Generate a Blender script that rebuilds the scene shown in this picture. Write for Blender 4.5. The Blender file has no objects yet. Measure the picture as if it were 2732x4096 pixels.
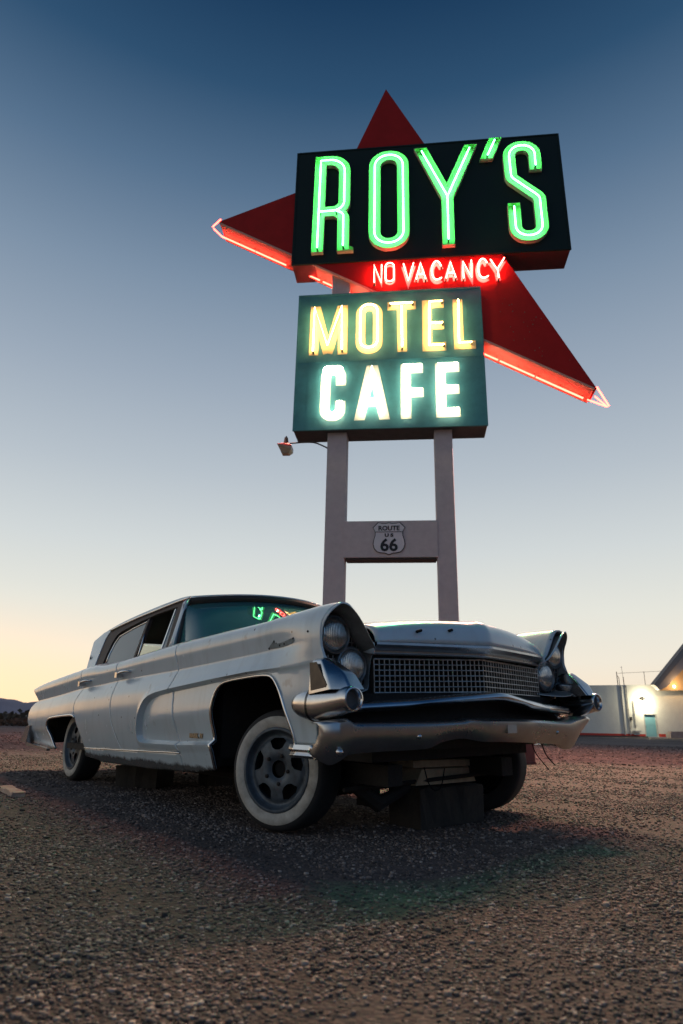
import bpy, bmesh, math, random
import numpy as np
from mathutils import Vector, Matrix
from mathutils.geometry import delaunay_2d_cdt
R = math.radians
sc = bpy.context.scene
COL = sc.collection
random.seed(7); rng = np.random.default_rng(7)

# ------------------------------------------------------------------ camera
CAM_H = 0.5236
F_MM = 36 * 2557.14 / 4096
cd = bpy.data.cameras.new('camera'); cam = bpy.data.objects.new('camera', cd); COL.objects.link(cam)
cd.sensor_fit = 'VERTICAL'; cd.sensor_height = 36; cd.sensor_width = 24; cd.lens = F_MM
cd.clip_end = 30000; cd.clip_start = 0.05
PIT, ROL = 0.3191, 0.0218
right0 = Vector((1, 0, 0)); up0 = Vector((0, -math.sin(PIT), math.cos(PIT))); fw = Vector((0, math.cos(PIT), math.sin(PIT)))
rt = right0 * math.cos(ROL) + up0 * math.sin(ROL); up = -right0 * math.sin(ROL) + up0 * math.cos(ROL)
M = Matrix((rt, up, -fw)).transposed().to_4x4(); M.translation = (0, 0, CAM_H)
cam.matrix_world = M
cd.dof.use_dof = True; cd.dof.focus_distance = 4.6; cd.dof.aperture_fstop = 3.2
sc.camera = cam

# ------------------------------------------------------------------ colour and sky
sc.view_settings.view_transform = 'Standard'; sc.view_settings.look = 'None'
sc.view_settings.gamma = 1; sc.view_settings.exposure = 0.04
sc.render.film_transparent = False

def lin(r, g, b):
    f = lambda c: (c / 255 / 12.92) if c / 255 <= .04045 else ((c / 255 + .055) / 1.055) ** 2.4
    return (f(r), f(g), f(b), 1)

world = bpy.data.worlds.new('World'); sc.world = world; world.use_nodes = True
nt = world.node_tree; N = nt.nodes; L = nt.links
for n in list(N): N.remove(n)
out = N.new('ShaderNodeOutputWorld'); bg = N.new('ShaderNodeBackground'); L.new(bg.outputs[0], out.inputs[0])
tc = N.new('ShaderNodeTexCoord'); nrm = N.new('ShaderNodeVectorMath'); nrm.operation = 'NORMALIZE'; L.new(tc.outputs['Generated'], nrm.inputs[0])
sep = N.new('ShaderNodeSeparateXYZ'); L.new(nrm.outputs[0], sep.inputs[0])
def ramp(stops):
    r = N.new('ShaderNodeValToRGB'); r.color_ramp.interpolation = 'EASE' if len(stops) == 2 else 'LINEAR'
    e = r.color_ramp.elements
    while len(e) > 1: e.remove(e[-1])
    e[0].position = stops[0][0]; e[0].color = lin(*stops[0][1])
    for p, c in stops[1:]:
        k = e.new(p); k.color = lin(*c)
    L.new(sep.outputs[2], r.inputs[0]); return r
west = ramp([(0, (250, 222, 186)), (.035, (247, 227, 200)), (.09, (238, 230, 214)), (.16, (226, 226, 217)), (.25, (206, 212, 213)), (.36, (180, 190, 199)), (.48, (153, 167, 183)), (.6, (122, 142, 164)), (.7, (84, 111, 139)), (.78, (44, 78, 110)), (.86, (12, 48, 82)), (1, (8, 32, 60))])
east = ramp([(0, (58, 70, 88)), (.06, (76, 94, 118)), (.14, (94, 116, 146)), (.3, (88, 120, 156)), (.5, (78, 116, 156)), (.7, (62, 98, 142)), (.86, (20, 54, 100)), (1, (14, 40, 80))])
SUN_AZ = R(-52)                     # the sun has set behind the hills on the left
SD = (math.sin(SUN_AZ), math.cos(SUN_AZ), 0)
dt = N.new('ShaderNodeVectorMath'); dt.operation = 'DOT_PRODUCT'; L.new(nrm.outputs[0], dt.inputs[0]); dt.inputs[1].default_value = SD
mr = N.new('ShaderNodeMapRange'); mr.interpolation_type = 'SMOOTHSTEP'; mr.inputs[1].default_value = -.85; mr.inputs[2].default_value = .10; dt2 = N.new('ShaderNodeVectorMath'); dt2.operation = 'DOT_PRODUCT'; L.new(nrm.outputs[0], dt2.inputs[0]); dt2.inputs[1].default_value = (math.sin(R(-40)), math.cos(R(-40)), 0); L.new(dt2.outputs['Value'], mr.inputs[0])
mx = N.new('ShaderNodeMix'); mx.data_type = 'RGBA'; L.new(mr.outputs[0], mx.inputs[0]); L.new(east.outputs[0], mx.inputs[6]); L.new(west.outputs[0], mx.inputs[7])
# orange afterglow over the hills
g1 = N.new('ShaderNodeMapRange'); g1.inputs[1].default_value = .62; g1.inputs[2].default_value = 1.0; L.new(dt.outputs['Value'], g1.inputs[0])
g2 = N.new('ShaderNodeMapRange'); g2.interpolation_type = 'SMOOTHERSTEP'; g2.inputs[1].default_value = .20; g2.inputs[2].default_value = -.02; L.new(sep.outputs[2], g2.inputs[0])
gm = N.new('ShaderNodeMath'); gm.operation = 'MULTIPLY'; gp = N.new('ShaderNodeMath'); gp.operation = 'POWER'; gp.inputs[1].default_value = 1.8; L.new(g1.outputs[0], gp.inputs[0]); L.new(gp.outputs[0], gm.inputs[0]); L.new(g2.outputs[0], gm.inputs[1])
mx2 = N.new('ShaderNodeMix'); mx2.data_type = 'RGBA'; L.new(gm.outputs[0], mx2.inputs[0]); L.new(mx.outputs[2], mx2.inputs[6]); mx2.inputs[7].default_value = (1.45, .93, .50, 1)
# a little of the physical twilight sky on top of the measured gradient
sky = N.new('ShaderNodeTexSky'); sky.sky_type = 'NISHITA'; sky.sun_disc = False; sky.sun_elevation = R(-1.0); sky.sun_rotation = SUN_AZ
mx3 = N.new('ShaderNodeMix'); mx3.data_type = 'RGBA'; mx3.blend_type = 'ADD'; mx3.inputs[0].default_value = .02; L.new(mx2.outputs[2], mx3.inputs[6]); L.new(sky.outputs[0], mx3.inputs[7])
L.new(mx3.outputs[2], bg.inputs[0]); bg.inputs[1].default_value = 1.0

# ------------------------------------------------------------------ helpers
def tag(o, label=None, cat=None, group=None, kind=None):
    if label: o['label'] = label
    if cat: o['category'] = cat
    if group: o['group'] = group
    if kind: o['kind'] = kind
    return o
def empty(name, loc=(0, 0, 0), mat=None):
    o = bpy.data.objects.new(name, None); COL.objects.link(o); o.empty_display_size = .1
    if mat is not None: o.matrix_world = mat
    else: o.location = loc
    return o
def mk(name, V, F, mat, parent=None, smooth=False, sharp=None):
    me = bpy.data.meshes.new(name); me.from_pydata([tuple(map(float, v)) for v in V], [], [tuple(int(i) for i in f) for f in F]); me.update()
    o = bpy.data.objects.new(name, me); COL.objects.link(o)
    if parent is not None: o.parent = parent
    for m in (mat if isinstance(mat, (list, tuple)) else [mat]): me.materials.append(m)
    if smooth:
        me.polygons.foreach_set('use_smooth', [True] * len(me.polygons))
        if sharp: me.set_sharp_from_angle(angle=R(sharp))
    return o
class MB:
    def __init__(s): s.v = []; s.f = []; s.m = []
    def add(s, V, F, mi=0):
        b = len(s.v); s.v += [tuple(v) for v in V]; s.f += [tuple(b + i for i in f) for f in F]; s.m += [mi] * len(F); return s
    def box(s, a, b, mi=0, M=None):
        x0, y0, z0 = a; x1, y1, z1 = b
        V = [(x0, y0, z0), (x1, y0, z0), (x1, y1, z0), (x0, y1, z0), (x0, y0, z1), (x1, y0, z1), (x1, y1, z1), (x0, y1, z1)]
        if M is not None: V = [tuple(M @ Vector(v)) for v in V]
        return s.add(V, [(3, 2, 1, 0), (4, 5, 6, 7), (0, 1, 5, 4), (1, 2, 6, 5), (2, 3, 7, 6), (3, 0, 4, 7)], mi)
    def tube(s, P, r, n=8, closed=False, mi=0, cap=True):
        P = [Vector(p) for p in P]; m = len(P)
        rr = r if isinstance(r, (list, tuple)) else [r] * m
        T = []
        for i in range(m):
            a = P[(i - 1) % m] if (closed or i > 0) else P[i]; b = P[(i + 1) % m] if (closed or i < m - 1) else P[i]
            t = (b - a); T.append(t.normalized() if t.length > 1e-9 else Vector((0, 0, 1)))
        ref = Vector((0, 0, 1)) if abs(T[0].z) < .9 else Vector((1, 0, 0))
        u = T[0].cross(ref).normalized(); V = []
        for i in range(m):
            u = (u - T[i] * u.dot(T[i])).normalized(); w = T[i].cross(u)
            for k in range(n):
                a = 2 * math.pi * k / n; V.append(P[i] + (u * math.cos(a) + w * math.sin(a)) * rr[i])
        F = []
        for i in range(m if closed else m - 1):
            j = (i + 1) % m
            for k in range(n): F.append((i * n + k, i * n + (k + 1) % n, j * n + (k + 1) % n, j * n + k))
        if not closed and cap: F.append(tuple(range(n - 1, -1, -1))); F.append(tuple((m - 1) * n + k for k in range(n)))
        return s.add(V, F, mi)
    def grid(s, rows, mi=0, closed=False, flip=False):
        n = len(rows[0]); V = [p for r in rows for p in r]; F = []
        for i in range(len(rows) - 1):
            for j in range(n if closed else n - 1):
                k = (j + 1) % n; f = (i * n + j, i * n + k, (i + 1) * n + k, (i + 1) * n + j); F.append(f[::-1] if flip else f)
        return s.add(V, F, mi)
    def lathe(s, prof, n=48, axis='y', o=(0, 0, 0), mi=0, cap=False):
        rows = []
        for r, h in prof:
            row = []
            for k in range(n):
                a = 2 * math.pi * k / n; c, q = r * math.cos(a), r * math.sin(a)
                row.append({'y': (o[0] + c, o[1] + h, o[2] + q), 'x': (o[0] + h, o[1] + c, o[2] + q), 'z': (o[0] + c, o[1] + q, o[2] + h)}[axis])
            rows.append(row)
        s.grid(rows, mi, closed=True)
        if cap: s.f.append(tuple(len(s.v) - n + k for k in range(n))); s.m.append(mi)
        return s
    def prism(s, poly, h0, h1, f, mi=0):
        n = len(poly); V = [f(u, v, h0) for u, v in poly] + [f(u, v, h1) for u, v in poly]
        return s.add(V, [tuple(range(n)), tuple(range(2 * n - 1, n - 1, -1))] + [(i, i + n, (i + 1) % n + n, (i + 1) % n) for i in range(n)], mi)
    def mirror(s):
        o = MB(); o.v = [(x, -y, z) for x, y, z in s.v]; o.f = [f[::-1] for f in s.f]; o.m = list(s.m); return o
    def build(s, name, mat, parent=None, smooth=False, sharp=None):
        o = mk(name, s.v, s.f, mat, parent, smooth, sharp)
        if any(s.m): o.data.polygons.foreach_set('material_index', s.m)
        return o
def build_each(mb, name, mat_, parent=None, smooth=False, sharp=None):
    """every loose piece of the builder becomes an object of its own"""
    par = list(range(len(mb.v)))
    def find(a):
        while par[a] != a: par[a] = par[par[a]]; a = par[a]
        return a
    for f in mb.f:
        for i in f[1:]: par[find(i)] = find(f[0])
    groups = {}
    for f, mi in zip(mb.f, mb.m): groups.setdefault(find(f[0]), []).append((f, mi))
    for g in groups.values():
        q = MB(); mp = {}
        for f, mi in g:
            for i in f:
                if i not in mp: mp[i] = len(q.v); q.v.append(mb.v[i])
            q.f.append(tuple(mp[i] for i in f)); q.m.append(mi)
        q.build(name, mat_, parent, smooth, sharp)
def weld(o, d=1e-4):
    b = bmesh.new(); b.from_mesh(o.data); bmesh.ops.remove_doubles(b, verts=b.verts, dist=d); b.to_mesh(o.data); b.free(); return o
def smooth_mod(o, sol=0, bev=0, off=-1):
    if sol: m = o.modifiers.new('thickness', 'SOLIDIFY'); m.thickness = sol; m.offset = off
    if bev: m = o.modifiers.new('bevel', 'BEVEL'); m.width = bev; m.segments = 2; m.limit_method = 'ANGLE'
    return o
def inpoly(px, pz, poly):
    px = np.asarray(px); pz = np.asarray(pz); c = np.zeros(px.shape, bool); n = len(poly); j = n - 1
    for i in range(n):
        xi, zi = poly[i]; xj, zj = poly[j]
        if zi != zj:
            c ^= ((zi > pz) != (zj > pz)) & (px < (xj - xi) * (pz - zi) / (zj - zi) + xi)
        j = i
    return c
def pdist(px, pz, poly, closed=True):
    px = np.asarray(px, float); pz = np.asarray(pz, float); d = np.full(px.shape, 1e9); n = len(poly)
    for i in range(n if closed else n - 1):
        ax, az = poly[i]; bx, bz = poly[(i + 1) % n]; ex, ez = bx - ax, bz - az; l = ex * ex + ez * ez + 1e-12
        t = np.clip(((px - ax) * ex + (pz - az) * ez) / l, 0, 1)
        d = np.minimum(d, np.hypot(px - ax - t * ex, pz - az - t * ez))
    return d
def densify(poly, step, closed=True):
    o = []; n = len(poly)
    for i in range(n if closed else n - 1):
        a = poly[i]; b = poly[(i + 1) % n]; k = max(1, int(math.ceil(math.hypot(b[0] - a[0], b[1] - a[1]) / step)))
        for q in range(k): o.append((a[0] + (b[0] - a[0]) * q / k, a[1] + (b[1] - a[1]) * q / k))
    if not closed: o.append(poly[-1])
    return o
def smoothpoly(poly, k=2, closed=True):
    for _ in range(k):
        o = []; n = len(poly)
        rng_ = range(n if closed else n - 1)
        if not closed: o.append(poly[0])
        for i in rng_:
            a = poly[i]; b = poly[(i + 1) % n]
            o.append(tuple(.75 * p + .25 * q for p, q in zip(a, b))); o.append(tuple(.25 * p + .75 * q for p, q in zip(a, b)))
        if not closed: o.append(poly[-1])
        poly = o
    return poly
def panel(poly, step, fn, holes=(), extra=None):
    """2-D outline -> fine triangulation -> mapped by fn(array, array) -> (n,3)"""
    outl = densify(poly, step); V = list(outl); E = [(i, (i + 1) % len(outl)) for i in range(len(outl))]
    for h in holes:
        hh = densify(h, step); b = len(V); V += hh; E += [(b + i, b + (i + 1) % len(hh)) for i in range(len(hh))]
    A = np.array(outl); x0, z0 = A.min(0); x1, z1 = A.max(0)
    gx, gz = np.meshgrid(np.arange(x0, x1, step), np.arange(z0, z1, step)); gx = gx.ravel(); gz = gz.ravel()
    k = inpoly(gx, gz, outl) & (pdist(gx, gz, outl) > step * .45)
    for ln in (extra or []):
        ln = densify(ln, step, False); la = np.array(ln); ok = inpoly(la[:, 0], la[:, 1], outl) & (pdist(la[:, 0], la[:, 1], outl) > .004)
        for i in range(len(ln) - 1):
            if ok[i] and ok[i + 1]: V += [ln[i], ln[i + 1]]; E.append((len(V) - 2, len(V) - 1))
        k &= pdist(gx, gz, ln, False) > step * .5
    for h in holes: k &= ~inpoly(gx, gz, h) & (pdist(gx, gz, h) > step * .45)
    V += list(zip(gx[k], gz[k]))
    r = delaunay_2d_cdt([Vector((float(a), float(b))) for a, b in V], E, [], 0, 1e-5)
    P = np.array([(v.x, v.y) for v in r[0]]); T = np.array([f for f in r[2] if len(f) == 3])
    C = P[T].mean(1); keep = inpoly(C[:, 0], C[:, 1], outl)
    for h in holes: keep &= ~inpoly(C[:, 0], C[:, 1], h)
    T = T[keep]; return fn(P[:, 0], P[:, 1]), T.tolist()
def pchip(xs, ys, x):
    xs = np.asarray(xs, float); ys = np.asarray(ys, float); h = np.diff(xs); d = np.diff(ys) / h
    m = np.zeros(len(xs)); m[0] = d[0]; m[-1] = d[-1]
    for i in range(1, len(xs) - 1):
        if d[i - 1] * d[i] > 0:
            w1 = 2 * h[i] + h[i - 1]; w2 = h[i] + 2 * h[i - 1]; m[i] = (w1 + w2) / (w1 / d[i - 1] + w2 / d[i])
    x = np.clip(x, xs[0], xs[-1]); i = np.clip(np.searchsorted(xs, x) - 1, 0, len(h) - 1); t = (x - xs[i]) / h[i]
    return (2 * t**3 - 3 * t**2 + 1) * ys[i] + (t**3 - 2 * t**2 + t) * h[i] * m[i] + (-2 * t**3 + 3 * t**2) * ys[i + 1] + (t**3 - t**2) * h[i] * m[i + 1]
def tab(t):
    xs = [a for a, b in t]; ys = [b for a, b in t]; return lambda x: pchip(xs, ys, x)
def sst(a, b, x): t = np.clip((np.asarray(x, float) - a) / (b - a), 0, 1); return t * t * (3 - 2 * t)

# ------------------------------------------------------------------ materials
def mat(name, col, rough=.5, metal=0, spec=.5, noise=None, bump=None, coat=0, emis=None, es=0):
    """noise=(scale, amount, colour2[, detail]); bump=(scale, strength, distance)"""
    m = bpy.data.materials.new(name); m.use_nodes = True; t = m.node_tree; b = t.nodes['Principled BSDF']
    b.inputs['Base Color'].default_value = (*col[:3], 1); b.inputs['Roughness'].default_value = rough; b.inputs['Metallic'].default_value = metal
    b.inputs['Specular IOR Level'].default_value = spec; b.inputs['Coat Weight'].default_value = coat
    if emis: b.inputs['Emission Color'].default_value = (*emis[:3], 1); b.inputs['Emission Strength'].default_value = es
    c = t.nodes.new('ShaderNodeTexCoord')
    if noise:
        n = t.nodes.new('ShaderNodeTexNoise'); n.inputs['Scale'].default_value = noise[0]; n.inputs['Detail'].default_value = 6; n.inputs['Roughness'].default_value = .65
        t.links.new(c.outputs['Object'], n.inputs['Vector'])
        r = t.nodes.new('ShaderNodeMapRange'); r.inputs[1].default_value = .38; r.inputs[2].default_value = .68; r.inputs[4].default_value = noise[1]; t.links.new(n.outputs['Fac'], r.inputs[0])
        x = t.nodes.new('ShaderNodeMix'); x.data_type = 'RGBA'; x.inputs[6].default_value = (*col[:3], 1); x.inputs[7].default_value = (*noise[2][:3], 1)
        t.links.new(r.outputs[0], x.inputs[0]); t.links.new(x.outputs[2], b.inputs['Base Color'])
        q = t.nodes.new('ShaderNodeMapRange'); q.inputs[3].default_value = max(0, rough - .06); q.inputs[4].default_value = min(1, rough + .16); t.links.new(n.outputs['Fac'], q.inputs[0]); t.links.new(q.outputs[0], b.inputs['Roughness'])
    if bump:
        n2 = t.nodes.new('ShaderNodeTexNoise'); n2.inputs['Scale'].default_value = bump[0]; n2.inputs['Detail'].default_value = 4; t.links.new(c.outputs['Object'], n2.inputs['Vector'])
        bm = t.nodes.new('ShaderNodeBump'); bm.inputs['Strength'].default_value = bump[1]; bm.inputs['Distance'].default_value = bump[2]; t.links.new(n2.outputs['Fac'], bm.inputs['Height']); t.links.new(bm.outputs[0], b.inputs['Normal'])
    return m
def emit(name, col, s):
    m = bpy.data.materials.new(name); m.use_nodes = True; t = m.node_tree; t.nodes.clear()
    o = t.nodes.new('ShaderNodeOutputMaterial'); e = t.nodes.new('ShaderNodeEmission'); e.inputs[0].default_value = (*col, 1); e.inputs[1].default_value = s; t.links.new(e.outputs[0], o.inputs[0]); return m

def paint_material():
    m = bpy.data.materials.new('faded_white_paint'); m.use_nodes = True; t = m.node_tree; b = t.nodes['Principled BSDF']; n = t.nodes.new; l = t.links.new
    c = n('ShaderNodeTexCoord')
    def noise(sc_, d=5, vec=None):
        q = n('ShaderNodeTexNoise'); q.inputs['Scale'].default_value = sc_; q.inputs['Detail'].default_value = d; l(vec or c.outputs['Object'], q.inputs['Vector']); return q
    def mr_(src, a, b_, lo, hi):
        q = n('ShaderNodeMapRange'); q.inputs[1].default_value = a; q.inputs[2].default_value = b_; q.inputs[3].default_value = lo; q.inputs[4].default_value = hi; l(src, q.inputs[0]); return q.outputs[0]
    def mixc(f, a, b_):
        q = n('ShaderNodeMix'); q.data_type = 'RGBA'; l(f, q.inputs[0])
        if isinstance(a, tuple): q.inputs[6].default_value = a
        else: l(a, q.inputs[6])
        q.inputs[7].default_value = b_; return q.outputs[2]
    sp = n('ShaderNodeSeparateXYZ'); l(c.outputs['Object'], sp.inputs[0])
    big = noise(3.0); mp = n('ShaderNodeMapping'); mp.inputs['Scale'].default_value = (14, 14, 1.6); l(c.outputs['Object'], mp.inputs[0]); streak = noise(1.0, 4, mp.outputs[0]); fine = noise(60, 3)
    col = mixc(mr_(big.outputs['Fac'], .35, .7, 0, .55), (.56, .65, .69, 1), (.44, .52, .56, 1))
    col = mixc(mr_(streak.outputs['Fac'], .52, .75, 0, .35), col, (.36, .39, .395, 1))
    # splashed dirt along the sill, with its own ragged edge
    h = n('ShaderNodeMath'); h.operation = 'MULTIPLY_ADD'; l(fine.outputs['Fac'], h.inputs[0]); h.inputs[1].default_value = .03; l(sp.outputs[2], h.inputs[2])
    h2 = n('ShaderNodeMath'); h2.operation = 'MULTIPLY_ADD'; l(noise(9).outputs['Fac'], h2.inputs[0]); h2.inputs[1].default_value = .06; l(h.outputs[0], h2.inputs[2])
    col = mixc(mr_(h2.outputs[0], .345, .325, 0, .9), col, (.045, .035, .028, 1))
    col = mixc(mr_(noise(6.5, 8).outputs['Fac'], .68, .73, 0, .45), col, (.22, .16, .12, 1))
    # small chips
    v = n('ShaderNodeTexVoronoi'); v.inputs['Scale'].default_value = 9; l(c.outputs['Object'], v.inputs['Vector'])
    col = mixc(mr_(v.outputs['Distance'],   .075, .06, 0, .8), col, (.05, .035, .03, 1))
    l(col, b.inputs['Base Color']); l(mr_(big.outputs['Fac'], .3, .75, .17, .30), b.inputs['Roughness']); b.inputs['Specular IOR Level'].default_value = .8
    b.inputs['Coat Weight'].default_value = .35; b.inputs['Coat Roughness'].default_value = .16
    bm = n('ShaderNodeBump'); bm.inputs['Strength'].default_value = .07; bm.inputs['Distance'].default_value = .02; l(noise(3.0, 2).outputs['Fac'], bm.inputs['Height']); l(bm.outputs[0], b.inputs['Normal'])
    return m
MP = paint_material()
M_chrome = mat('pitted_chrome', (.62, .62, .63), .16, 1, noise=(6, .4, (.38, .36, .34)), bump=(4, .04, .01))
M_dullchrome = mat('dull_bumper_metal', (.50, .50, .50), .24, .95, noise=(5, .5, (.30, .27, .24)))
M_trim = mat('bright_trim', (.75, .74, .72), .22, 1)
M_black = mat('dark_cavity', (.008, .008, .009), .8, spec=.2)
M_under = mat('greasy_underbody', (.018, .015, .013), .8, noise=(8, .6, (.035, .026, .02)), bump=(20, .4, .02))
M_rubber = mat('tyre_rubber', (.016, .016, .017), .75, noise=(12, .6, (.03, .028, .026)), bump=(60, .3, .004))
M_ww = mat('stained_whitewall', (.52, .49, .43), .6, noise=(11, .8, (.22, .19, .15)), bump=(30, .15, .003))
M_rim = mat('steel_blue_wheel', (.085, .11, .135), .45, .25, noise=(14, .9, (.035, .04, .045)), bump=(40, .2, .003))
M_seal = mat('window_rubber', (.02, .018, .018), .6)
M_frame = mat('rusty_window_frame', (.05, .035, .028), .6, noise=(20, .8, (.10, .06, .04)))
M_seat = mat('dark_upholstery', (.045, .038, .035), .85, noise=(10, .5, (.09, .07, .055)))
M_grille = mat('grille_bars', (.55, .52, .48), .3, .9, noise=(30, .7, (.22, .17, .13)))
M_grid = mat('grille_backing', (.012, .012, .012), .6)
M_brown = mat('brown_weathered_panel', (.16, .115, .075), .5, .3, noise=(20, .6, (.08, .06, .045)))
M_scar = mat('bare_primer_scar', (.20, .235, .24), .7, noise=(40, .7, (.10, .10, .10)))

def glass_mat(name, tint, rough=.02, ior=1.55, body=None, fac=.0):
    m = bpy.data.materials.new(name); m.use_nodes = True; t = m.node_tree; t.nodes.clear(); n = t.nodes.new; l = t.links.new
    o = n('ShaderNodeOutputMaterial'); tr = n('ShaderNodeBsdfTransparent'); tr.inputs[0].default_value = (*tint, 1)
    gl = n('ShaderNodeBsdfGlossy'); gl.inputs['Roughness'].default_value = rough; fr = n('ShaderNodeFresnel'); fr.inputs[0].default_value = ior
    base = tr.outputs[0]
    if body:
        df = n('ShaderNodeBsdfDiffuse'); df.inputs[0].default_value = (*body, 1)
        c = n('ShaderNodeTexCoord'); nz = n('ShaderNodeTexNoise'); nz.inputs['Scale'].default_value = 5; nz.inputs['Detail'].default_value = 6; l(c.outputs['Object'], nz.inputs[0])
        r = n('ShaderNodeMapRange'); r.inputs[3].default_value = fac * .6; r.inputs[4].default_value = fac * 1.4; l(nz.outputs['Fac'], r.inputs[0])
        m0 = n('ShaderNodeMixShader'); l(r.outputs[0], m0.inputs[0]); l(tr.outputs[0], m0.inputs[1]); l(df.outputs[0], m0.inputs[2]); base = m0.outputs[0]
    ms = n('ShaderNodeMixShader'); l(fr.outputs[0], ms.inputs[0]); l(base, ms.inputs[1]); l(gl.outputs[0], ms.inputs[2]); l(ms.outputs[0], o.inputs[0]); return m
M_wind = glass_mat('teal_windscreen', (.22, .40, .40), .015, 2.0, (.09, .30, .32), .42)  # teal diffuse body mixed unevenly into the glass
M_glass = glass_mat('side_glass', (.68, .78, .76), .02, 1.6, (.42, .48, .48), .38)  # pale diffuse body stands for sky reflection and dirt on the panes
M_lens = bpy.data.materials.new('fluted_headlamp_glass'); M_lens.use_nodes = True
_t = M_lens.node_tree; _b = _t.nodes['Principled BSDF']; _b.inputs['Base Color'].default_value = (.62, .62, .60, 1); _b.inputs['Roughness'].default_value = .12; _b.inputs['Metallic'].default_value = .85; _b.inputs['Coat Weight'].default_value = 1; _b.inputs['Coat Roughness'].default_value = .03
_c = _t.nodes.new('ShaderNodeTexCoord'); _w = _t.nodes.new('ShaderNodeTexWave'); _w.wave_type = 'BANDS'; _w.bands_direction = 'Y'; _w.inputs['Scale'].default_value = 34; _w.inputs['Distortion'].default_value = .2; _w.inputs['Detail'].default_value = 1
_t.links.new(_c.outputs['Object'], _w.inputs['Vector']); _u = _t.nodes.new('ShaderNodeBump'); _u.inputs['Strength'].default_value = .8; _u.inputs['Distance'].default_value = .004; _t.links.new(_w.outputs['Fac'], _u.inputs['Height']); _t.links.new(_u.outputs[0], _b.inputs['Normal'])
_n = _t.nodes.new('ShaderNodeTexNoise'); _n.inputs['Scale'].default_value = 22; _t.links.new(_c.outputs['Object'], _n.inputs['Vector']); _r = _t.nodes.new('ShaderNodeMix'); _r.data_type = 'RGBA'; _r.inputs[6].default_value = (.85, .84, .80, 1); _r.inputs[7].default_value = (.30, .27, .23, 1); _t.links.new(_n.outputs['Fac'], _r.inputs[0]); _t.links.new(_r.outputs[2], _b.inputs['Base Color'])

# ------------------------------------------------------------------ ground and gravel
def ground_material():
    m = bpy.data.materials.new('desert_gravel_lot'); m.use_nodes = True; t = m.node_tree; b = t.nodes['Principled BSDF']; n = t.nodes.new; l = t.links.new
    c = n('ShaderNodeTexCoord')
    def noise(s, d=6, r=.6): q = n('ShaderNodeTexNoise'); q.inputs['Scale'].default_value = s; q.inputs['Detail'].default_value = d; q.inputs['Roughness'].default_value = r; l(c.outputs['Object'], q.inputs['Vector']); return q.outputs['Fac']
    def ramp_(src, a, b_, c1, c2):
        q = n('ShaderNodeMapRange'); q.inputs[1].default_value = a; q.inputs[2].default_value = b_; l(src, q.inputs[0]); x = n('ShaderNodeMix'); x.data_type = 'RGBA'; l(q.outputs[0], x.inputs[0])
        for i, k in ((6, c1), (7, c2)):
            if isinstance(k, tuple): x.inputs[i].default_value = (*k, 1)
            else: l(k, x.inputs[i])
        return x.outputs[2]
    vo = n('ShaderNodeTexVoronoi'); vo.inputs['Scale'].default_value = 55; l(c.outputs['Object'], vo.inputs['Vector'])
    stones = ramp_(vo.outputs['Color'], .1, .95, (.035, .030, .029), (.15, .12, .108))
    patch = ramp_(noise(.35), .35, .7, (.075, .058, .052), (.14, .105, .094))
    f = ramp_(noise(30), .4, .6, stones, patch)
    f = ramp_(noise(2.2, 8, .75), .52, .66, f, ramp_(noise(14, 8, .8), .35, .65, (.04, .032, .030), (.17, .13, .115)))
    f2 = ramp_(noise(.12), .42, .62, f, ramp_(noise(5, 10, .85), .38, .62, (.10, .075, .068), (.30, .225, .20)))
    l(f2, b.inputs['Base Color']); b.inputs['Roughness'].default_value = .9; b.inputs['Specular IOR Level'].default_value = .2
    bm = n('ShaderNodeBump'); bm.inputs['Strength'].default_value = .9; bm.inputs['Distance'].default_value = .012; l(vo.outputs['Distance'], bm.inputs['Height']); bm.invert = True
    bm2 = n('ShaderNodeBump'); bm2.inputs['Strength'].default_value = .8; bm2.inputs['Distance'].default_value = .02; l(noise(9, 8, .7), bm2.inputs['Height']); l(bm.outputs[0], bm2.inputs['Normal']); l(bm2.outputs[0], b.inputs['Normal'])
    return m
M_ground = ground_material()
def gh(x, y):
    return .010 * np.sin(x * 1.7 + 1.2 * np.sin(y * .9)) * np.cos(y * 1.3) + .006 * np.sin(x * 5.1 + y * 3.3) + .004 * np.cos(x * 9.7 - y * 7.1)
FZ = tab([(0, 0), (38, 0), (120, -1.3), (300, -4.1), (500, -6.4), (900, -7.5), (1600, -3), (3000, 6), (7000, 24), (16000, 60)])
def far_z(x, y):
    r = np.hypot(x, y); az = np.degrees(np.arctan2(x, y)); w = sst(4, -14, az)
    r2 = np.minimum(r, 16000); return np.where(r > 38, FZ(r2) * w, 0)
xs = np.unique(np.concatenate([-np.geomspace(7, 14000, 60), np.arange(-7, 7.01, .14), np.geomspace(7, 14000, 30)]))
ys = np.unique(np.concatenate([[-4000, -400, -100, -30, -8, -3], np.arange(0, 12.01, .14), np.geomspace(12, 15000, 60)]))
GX, GY = np.meshgrid(xs, ys, indexing='ij'); near = np.exp(-np.maximum(0, np.hypot(GX, GY - 4) - 6) / 4)
GZ = gh(GX, GY) * near - .012 + np.where(GY > 0, far_z(GX, np.maximum(GY, 1e-3)), 0)
nx, ny = len(xs), len(ys)
tag(mk('ground', np.stack([GX, GY, GZ], -1).reshape(-1, 3), [(i * ny + j, (i + 1) * ny + j, (i + 1) * ny + j + 1, i * ny + j + 1) for i in range(nx - 1) for j in range(ny - 1)], M_ground, smooth=True), kind='structure')

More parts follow.
